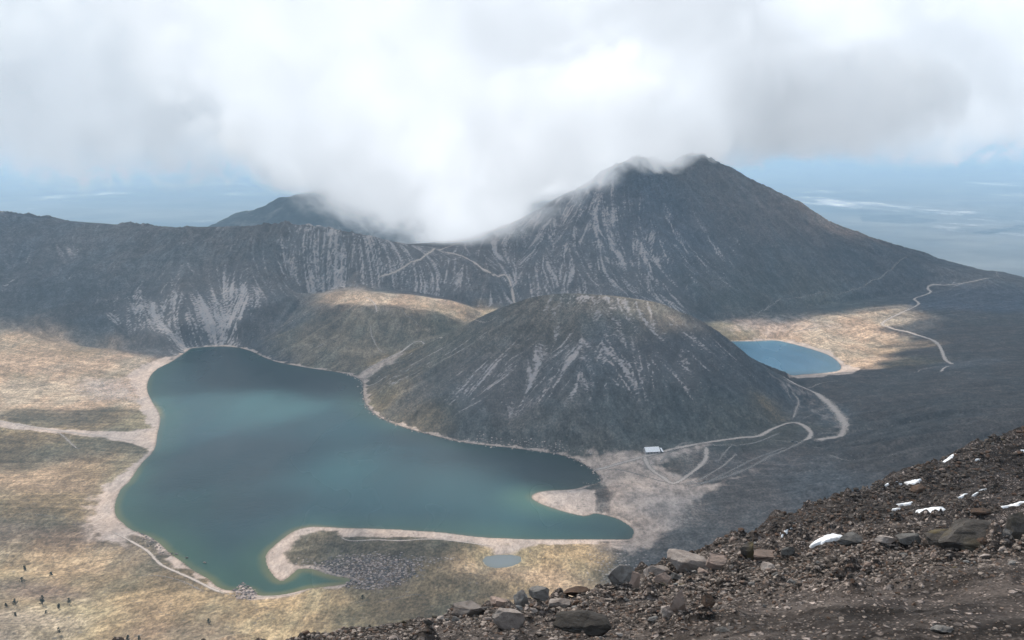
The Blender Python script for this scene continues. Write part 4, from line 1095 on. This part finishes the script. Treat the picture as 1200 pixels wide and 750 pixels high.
for i, a in enumerate([(972,633,38,7,'long snow patch lowest of all, beside the tilted grey slab'),(922,627,10,6,'small rounded snow patch left of the lowest long one'),(917,623,5,3,'snow speck just above the small rounded patch',),
  (1090,599,30,8,'snow patch tapering up to the right, middle of the cluster',),(1060,592,16,7,'ragged snow patch directly left of the tapering one'),(1050,598,9,4,'little snow patch below the ragged one'),(1039,605,9,4,'isolated white snow fleck, lowest left of the cluster'),
  (1127,584,10,8,'hook-shaped snow patch under the rusty rocks'),(1143,581,7,6,'small upright snow patch beside the hook-shaped one'),(1151,575,8,3,'thin snow streak above the small upright patch'),
  (1190,592,26,11,'wide snow patch cut by the right edge'),(1069,566,17,5,'flat snow patch high on the slope, left of the topmost'),(1040,569,5,4,'tiny snow fleck farthest left of the upper row'),(1053,567,7,3,'narrow snow fleck between two others in the upper row'),
  (1108,541,18,6,'topmost snow patch close to the skyline'),(1145,541,4,3,'tiny snow spot right of the topmost patch'),(1199,530,6,3,'snow spot at the right edge, above the wide patch')]):
    snow(*a[:5], seed=i + 3)

# ------------------------------------------------------------------ small things down in the crater
def flat_mat(name, col, rough=.8, spec=.2, sc=1.0, var=.15, metal=0):
    m, nt, o = new_mat(name); b = NB(nt); n = b.noise(b.obj(), sc, 4, .6)
    c = b.mix(1.0, col, b.ramp(n, .3, .7, 1 - var, 1 + var), 'MULTIPLY')
    p = b.bsdf(c, rough, None, spec); p.inputs['Metallic'].default_value = metal; b.link(p.outputs[0], o.inputs[0]); return m
def bm_obj(name, fn, mat, parent=None, bevel=0.0, smooth=False):
    bm = bmesh.new(); fn(bm)
    if bevel: bmesh.ops.bevel(bm, geom=bm.edges[:], offset=bevel, segments=2, affect='EDGES', profile=.5)
    bmesh.ops.recalc_face_normals(bm, faces=bm.faces[:])
    me = bpy.data.meshes.new(name); bm.to_mesh(me); bm.free(); me.materials.append(mat)
    if smooth: me.polygons.foreach_set('use_smooth', [True] * len(me.polygons))
    return link(name, me, parent)
def box(bm, x0, x1, y0, y1, z0, z1):
    v = [bm.verts.new((x, y, z)) for z in (z0, z1) for y in (y0, y1) for x in (x0, x1)]
    for q in ((0,2,3,1),(4,5,7,6),(0,1,5,4),(2,6,7,3),(0,4,6,2),(1,3,7,5)): bm.faces.new([v[i] for i in q])
def prism(bm, poly, y0, y1):           # polygon in x-z, extruded along y
    a = [bm.verts.new((x, y0, z)) for x, z in poly]; c = [bm.verts.new((x, y1, z)) for x, z in poly]
    bm.faces.new(a); bm.faces.new(c[::-1]); n = len(poly)
    for i in range(n): bm.faces.new((a[i], a[(i + 1) % n], c[(i + 1) % n], c[i]))
def root(name, p, rz, label, cat, group=None, s=1.0):
    o_ = bpy.data.objects.new(name, None); COL.objects.link(o_); o_.location = p; o_.rotation_euler = (0, 0, rz); o_.scale = (s, s, s)
    o_.empty_display_size = .5
    return tag(o_, label, cat, group)
MW = flat_mat('plaster_wall', (.30, .29, .29)); MRF = flat_mat('white_sheet_roof', (.74, .74, .76), .5, .3, .6, .06); MD = flat_mat('dark_opening', (.03, .032, .036)); MWD = flat_mat('grey_wood', (.16, .15, .145))
# hut: ridge along x, white roof slope toward the viewer
p = hit(764, 531); p[2] -= .3
h = root('hut', p, math.radians(10), 'small stone hut with a bright white sheet roof beside the dusty road', 'hut', None, 1.12)
bm_obj('wall', lambda bm: (box(bm, -8.2, 8.2, -3.5, -3.1, 0, 3.2), box(bm, -8.2, 8.2, 5.1, 5.5, 0, 3.2), box(bm, -8.2, -7.8, -3.097, 5.097, 0, 3.197), box(bm, 7.8, 8.2, -3.097, 5.097, 0, 3.197),
    prism(bm, [(-8.19, 3.2), (-7.81, 3.2), (-7.81, 5.2), (-8.19, 5.2)], .2, 1.8)), MW, h)
rf = bm_obj('roof', lambda bm: None, MRF, h)
def slab(bm, a, b_, c, d, t=.18):
    top = [bm.verts.new(q) for q in (a, b_, c, d)]; bot = [bm.verts.new((q[0], q[1], q[2] - t)) for q in (a, b_, c, d)]
    bm.faces.new(top); bm.faces.new(bot[::-1])
    for i in range(4): bm.faces.new((top[i], top[(i + 1) % 4], bot[(i + 1) % 4], bot[i]))
bpy.data.objects.remove(rf)
rf = bm_obj('roof', lambda bm: (slab(bm, (-8.8, -4.4, 3.1), (8.8, -4.4, 3.1), (8.8, 2.2, 7.2), (-8.8, 2.2, 7.2)), slab(bm, (8.8, 6.2, 3.3), (-8.8, 6.2, 3.3), (-8.8, 2.22, 7.2), (8.8, 2.22, 7.2)),
     *[box(bm, -8.8 + 2.2 * i - .04, -8.8 + 2.2 * i + .04, 2.2, 2.3, 7.15, 7.3) for i in range(9)]), MRF, h)
for xx in (-5.6, -1.4, 5.4):
    w_ = bm_obj('window', lambda bm: box(bm, xx - .9, xx + .9, -3.56, -3.45, 1.0, 2.4), MD, h)
    bm_obj('frame', lambda bm: (box(bm, xx - 1.0, xx - .9, -3.62, -3.5, .9, 2.5), box(bm, xx + .9, xx + 1.0, -3.62, -3.5, .9, 2.5), box(bm, xx - .05, xx + .05, -3.6, -3.5, 1.0, 2.4)), MRF, w_)
d_ = bm_obj('door', lambda bm: box(bm, 1.5, 2.7, -3.58, -3.45, 0, 2.3), MWD, h); bm_obj('handle', lambda bm: box(bm, 2.45, 2.55, -3.64, -3.58, 1.0, 1.15), MD, d_)
for xx in (-8.4, -3.4, 3.6, 8.4): bm_obj('post', lambda bm: box(bm, xx - .1, xx + .1, -4.2, -4.0, 0, 3.0), MWD, h)
p = hit(775, 530); p[2] -= .3
sh_ = root('shed', p, math.radians(10), 'narrow lean-to shed with a steep white roof strip right of the hut', 'shed')
bm_obj('wall', lambda bm: (box(bm, -1.5, 1.2, -3.2, 4.2, 0, 2.2),), MD, sh_)
bm_obj('roof', lambda bm: slab(bm, (-.6, -4.2, 2.5), (1.9, -4.2, 1.9), (1.9, 5.0, 4.6), (-.6, 5.0, 5.2)), MRF, sh_)
bm_obj('door', lambda bm: box(bm, -.8, .5, -3.27, -3.16, 0, 1.9), MWD, sh_)

# ---- cars
MT = flat_mat('tyre', (.02, .02, .02)); MG = flat_mat('car_glass', (.03, .04, .05), .1, .5); MRM = flat_mat('rim', (.3, .3, .31), .4, .4, 1, .05, .8); ML = flat_mat('lamp_glass', (.6, .6, .58), .2, .5)
def car(px, py, rz, col, label):
    MB_ = flat_mat('car_paint', col, .35, .5, .5, .04)
    p = hit(px, py); r = root('car', p, rz, label, 'car', None, 1.1)
    prof = [(-2.2,.35),(-2.25,.8),(-2.1,1.0),(-1.2,1.08),(-.6,1.62),(1.5,1.68),(2.1,1.05),(2.2,.8),(2.2,.35)]
    bm_obj('body', lambda bm: prism(bm, prof, -.88, .88), MB_, r, .06)
    for s_ in (-1, 1):
        bm_obj('window', lambda bm: prism(bm, [(-1.05,1.1),(-.55,1.54),(1.42,1.58),(1.85,1.1)], s_ * .885 - .02, s_ * .885 + .02), MG, r)
        bm_obj('headlight', lambda bm: box(bm, -2.28, -2.2, s_ * .62 - .2, s_ * .62 + .2, .68, .86), ML, r)
        for xw in (-1.35, 1.35):
            def wh(bm, rad=.36, wd=.22):
                res = bmesh.ops.create_cone(bm, cap_ends=True, segments=24, radius1=rad, radius2=rad, depth=wd)
                bmesh.ops.rotate(bm, verts=res['verts'], matrix=__import__('mathutils').Matrix.Rotation(math.pi / 2, 3, 'X')); bmesh.ops.translate(bm, verts=res['verts'], vec=(xw, s_ * .82, .36))
            wo = bm_obj('wheel', lambda bm: wh(bm), MT, r); bm_obj('rim', lambda bm: wh(bm, .2, .25), MRM, wo)
    bm_obj('windscreen', lambda bm: slab(bm, (-1.24, -.72, 1.10), (-1.24, .72, 1.10), (-.66, .72, 1.62), (-.66, -.72, 1.62), .03), MG, r)
car(928, 518, math.radians(20), (.03, .032, .04), 'dark parked car at the left on the road loop')
car(933, 519, math.radians(-30), (.10, .10, .11), 'grey parked car right beside the dark one on the road loop')

# ---- people
def skin_mesh(name, joints, edges, radii, mat, sub=1):
    me = bpy.data.meshes.new(name); me.from_pydata(joints, edges, []); o_ = bpy.data.objects.new(name, me); COL.objects.link(o_)
    md = o_.modifiers.new('s', 'SKIN'); o_.modifiers.new('u', 'SUBSURF').levels = sub
    for i, r in enumerate(radii):
        sv = me.skin_vertices[0].data[i]; sv.radius = (r, r * .9); sv.use_root = (i == 0)
    dg = bpy.context.evaluated_depsgraph_get(); m2_ = bpy.data.meshes.new_from_object(o_.evaluated_get(dg)); bpy.data.objects.remove(o_)
    m2_.name = name; m2_.materials.clear(); m2_.materials.append(mat); m2_.polygons.foreach_set('use_smooth', [True] * len(m2_.polygons)); return m2_
MSK = flat_mat('skin', (.35, .2, .14)); MH = flat_mat('hair', (.02, .015, .012)); MTR = flat_mat('trousers', (.03, .035, .05))
J = [(0,0,.95),(0,0,1.2),(0,0,1.42),(0,.01,1.52),(0,-.01,1.60),(0,0,1.72),(.19,0,1.40),(.26,.02,1.13),(.27,-.08,.90),(-.19,0,1.40),(-.25,.06,1.13),(-.27,0,.89),(.10,0,.90),(.12,-.14,.50),(.12,-.20,.08),(-.10,0,.90),(-.11,.08,.50),(-.12,.20,.10),(.12,-.32,.04),(-.12,.08,.03),(.28,-.12,.82),(-.28,-.04,.81)]
E = [(0,1),(1,2),(2,3),(3,4),(4,5),(2,6),(6,7),(7,8),(2,9),(9,10),(10,11),(0,12),(12,13),(13,14),(0,15),(15,16),(16,17),(14,18),(17,19),(8,20),(11,21)]
R_ = [.13,.13,.12,.055,.10,.085,.06,.045,.035,.06,.045,.035,.085,.06,.045,.085,.06,.045,.035,.035,.03,.03]
body_me = skin_mesh('person', J, E, R_, MSK)
tr_me = skin_mesh('trousers', [J[0], J[12], J[13], (.12,-.19,.14), J[15], J[16], (-.12,.18,.16)], [(0,1),(1,2),(2,3),(0,4),(4,5),(5,6)], [.15,.105,.08,.07,.105,.08,.07], MTR)
hair_me = skin_mesh('hair', [(0,.03,1.66),(0,.01,1.75)], [(0,1)], [.105,.08], MH)
JK = {}
def person(px, py, rz, ck, label, group):
    colr = dict(dark=(.02, .022, .03), red=(.25, .03, .03), blue=(.04, .07, .2), white=(.6, .6, .6))[ck]
    if ck not in JK:
        JK[ck] = skin_mesh('jacket', [(0,0,.98), J[1], (0,0,1.43), J[6], J[7], (.27,-.07,.93), J[9], J[10], (-.27,0,.93)], [(0,1),(1,2),(2,3),(3,4),(4,5),(2,6),(6,7),(7,8)], [.16,.155,.14,.08,.065,.055,.08,.065,.055], flat_mat(ck + '_jacket', colr))
    p = hit(px, py); o_ = link('person', body_me, None, p); o_.rotation_euler = (0, 0, rz)
    tag(o_, label, 'person', group)
    link('jacket', JK[ck], o_); link('trousers', tr_me, o_); link('hair', hair_me, o_)
for a in [(123,596,.5,'dark','walker in dark clothes, leftmost of the three on the pale west beach','three walkers on the west beach'),(128,594,2.,'dark','walker in dark clothes, middle of the three on the west beach','three walkers on the west beach'),(131,597,1.,'blue','walker in a blue jacket, right of the three on the west beach','three walkers on the west beach'),
  (124,612,2.,'dark','lone walker in dark clothes where the beach narrows to a footpath',None),(153,634,1.,'red','lone walker in a red jacket on the southwest footpath',None),(203,667,.2,'dark','lone walker in dark clothes on the path near the southwest rocks',None),
  (485,626,.4,'dark','walker in dark clothes, left of the pair on the peninsula shore','pair on the peninsula shore'),(490,627,3.,'red','walker in a red jacket, right of the pair on the peninsula shore','pair on the peninsula shore'),(538,629,2.,'white','lone walker in a white jacket on the peninsula shore',None),
  (665,580,1.,'dark','person in dark clothes, left of the pair on the sand spit','pair on the sand spit'),(670,580,2.5,'dark','person in dark clothes, right of the pair on the sand spit','pair on the sand spit'),
  (675,633,0.,'dark','walker in dark clothes at the waterline of the south beach',None),(681,636,1.2,'blue','walker in a blue jacket, left of the pair behind the south beach','pair on the south beach'),(685,636,2.2,'dark','walker in dark clothes, right of the pair behind the south beach','pair on the south beach'),
  (785,588,1.,'dark','lone walker in dark clothes out on the dusty flat',None)]:
    person(*a)

# ---- trees
MBK = flat_mat('bark', (.06, .045, .035)); MLF = flat_mat('needles', (.018, .030, .016), .9, .1, 3, .5)
def tree_meshes(seed, hgt, rad):
    rs_ = random.Random(seed)
    J_ = [(0,0,-.3)] + [(rs_.uniform(-.08, .08) * k, rs_.uniform(-.08, .08) * k, hgt * k / 5) for k in range(1, 6)]
    ed = [(i, i + 1) for i in range(5)]; ra = [.16, .14, .11, .08, .05, .02]
    for k in range(9):
        i = rs_.randrange(2, 6) - 0; i = min(i, 5); a = rs_.uniform(0, 6.28); l = rad * rs_.uniform(.5, .85) * (1.15 - i / 6)
        J_.append((J_[i][0] + math.cos(a) * l, J_[i][1] + math.sin(a) * l, J_[i][2] + l * .25)); ed.append((i, len(J_) - 1)); ra.append(.02)
    tm = skin_mesh('trunk', J_, ed, ra, MBK, 1)
    vs_ = []; fs_ = []
    for c in range(46):
        zz = rs_.uniform(.18, 1.05); a = rs_.uniform(0, 6.28); r = rad * rs_.random() ** .6 * (1.1 - zz * .75) * rs_.uniform(.7, 1.15)
        cx_, cy_, cz_ = math.cos(a) * r, math.sin(a) * r, zz * hgt
        for l in range(26):
            d = Vector((rs_.gauss(0, 1), rs_.gauss(0, 1), rs_.gauss(0, .7))).normalized() * rs_.uniform(.05, .34)
            pc = Vector((cx_, cy_, cz_)) + d
            u_ = Vector((rs_.gauss(0, 1), rs_.gauss(0, 1), rs_.gauss(0, 1))).normalized() * .17; w2 = u_.cross(Vector((rs_.gauss(0, 1), rs_.gauss(0, 1), rs_.gauss(0, 1)))).normalized() * .06
            n0 = len(vs_); vs_ += [pc - u_, pc + w2, pc + u_, pc - w2]; fs_.append((n0, n0 + 1, n0 + 2, n0 + 3))
    return tm, mesh_from('crown', np.array([v[:] for v in vs_]), np.array(fs_), MLF, False)
TV = [tree_meshes(1, 4.2, 1.7), tree_meshes(2, 3.2, 1.9), tree_meshes(3, 2.6, 1.1)]
TL = [(50,709,0,1.25,'biggest dark pine on the yellow meadow at the lower left'),(81,709,0,.95,'dark pine right of the biggest one'),(26,683,1,1.0,'bushy pine alone above the grey soil patch'),(18,709,1,1.1,'broad low pine left of the biggest one'),
 (29,668,2,1.1,'small pine, uppermost of the scattered ones'),(60,675,2,1.0,'little pine right of the two upper ones'),(69,713,2,1.0,'small bush-like pine between the biggest pine and its right neighbour'),(54,719,2,.7,'tiny seedling pine just under the biggest pine'),(18,722,2,.8,'small pine near the left edge, below the broad one'),
 (69,744,0,.9,'pine at the bottom edge, left of the other two'),(150,750,2,1.0,'small pine at the bottom edge, middle one'),(163,750,2,.9,'small pine at the bottom edge, right one'),(7,711,2,.8,'small pine closest to the left edge'),(425,703,1,.9,'lone dark shrubby pine on the green meadow south of the bay'),(245,731,1,.9,'low pine beside the stony patch on the lower meadow')]
for i, (px, py, k, s_, lb) in enumerate(TL):
    p = hit(px, py); r = root('pine_tree', p, i * 1.7, lb, 'tree', 'small pines scattered over the lower meadow', s_ * 1.5)
    link('trunk', TV[k][0], r); link('crown', TV[k][1], r)

# ---- rocks by the water
def lake_hit(px, py): q = at_z(px, py, 0.0); return q
for i, (px, py, w_, lb) in enumerate([(201,649,3.5,'small dark rock at the waterline, left of a close pair'),(206,650,4.5,'rock standing in the shallows, right of a close pair'),(219,654,4.5,'pale rock sticking out of the water, second from the path'),(240,660,5.5,'pale flat-topped rock farthest out in the water'),(287,690,6,'rock breaking the surface beside the red rubble at the southwest point')]):
    put_rock(px, py, w_, w_ * .5, 'pale' if i > 1 else 'grey', lb, 'rocks standing in the shallows', 200 + i, 'rock', lake_hit, .35, sub=3)
rs = random.Random(5); VV = []; FF = []; base = 0
for poly, n_, smax in [([(272,693),(285,686),(302,693),(302,702),(278,702)], 260, 1.5), ([(365,664),(400,650),(450,650),(500,662),(470,686),(430,692),(400,688),(412,678),(395,673)], 1500, 1.3), ([(155,620),(180,632),(200,650),(196,654),(172,640)], 120, .9)]:
    xs_, ys_ = [q[0] for q in poly], [q[1] for q in poly]; k = 0
    while k < n_:
        px, py = rs.uniform(min(xs_), max(xs_)), rs.uniform(min(ys_), max(ys_))
        if not inside(np.array([px]), np.array([py]), np.array(poly, float))[0]: continue
        k += 1; p = hit(px, py); s_ = .35 + smax * rs.random() ** 2.2; V_, F_ = varr[rs.randrange(8)]
        VV.append(V_ * np.array([s_, s_ * rs.uniform(.6, 1), s_ * .7]) + np.array([p[0], p[1], max(p[2], -.2) + s_ * .2])); FF.append(F_ + base); base += len(V_)
# stony rim at the foot of the dome
rim = catmull([at_z(x, y)[:2] for x, y in LAKE[6:26]], False, 3)
for c in rim:
    for _ in range(3):
        s_ = .3 + 1.3 * rs.random() ** 2.5; x, y = c[0] + rs.gauss(0, 3), c[1] + rs.gauss(1.5, 3.5); V_, F_ = varr[rs.randrange(8)]
        VV.append(V_ * np.array([s_, s_, s_ * .7]) + np.array([x, y, max(float(zat(x, y)), -.1) + s_ * .2])); FF.append(F_ + base); base += len(V_)
def mat_shore():
    m, nt, o = new_mat('shore_stones'); b = NB(nt)
    ri = b.n('ShaderNodeNewGeometry').outputs['Random Per Island']
    c = b.mix(b.ramp(ri, .1, 1.0), (.10, .09, .09), (.46, .37, .33)); p = b.bsdf(c, .95, None, .1); b.link(p.outputs[0], o.inputs[0]); return m
tag(link('shore_stones', mesh_from('shore_stones', np.concatenate(VV), np.concatenate(FF), mat_shore(), False)), 'loose stones strewn along the shore and round the inner bay', 'stones', kind='stuff')
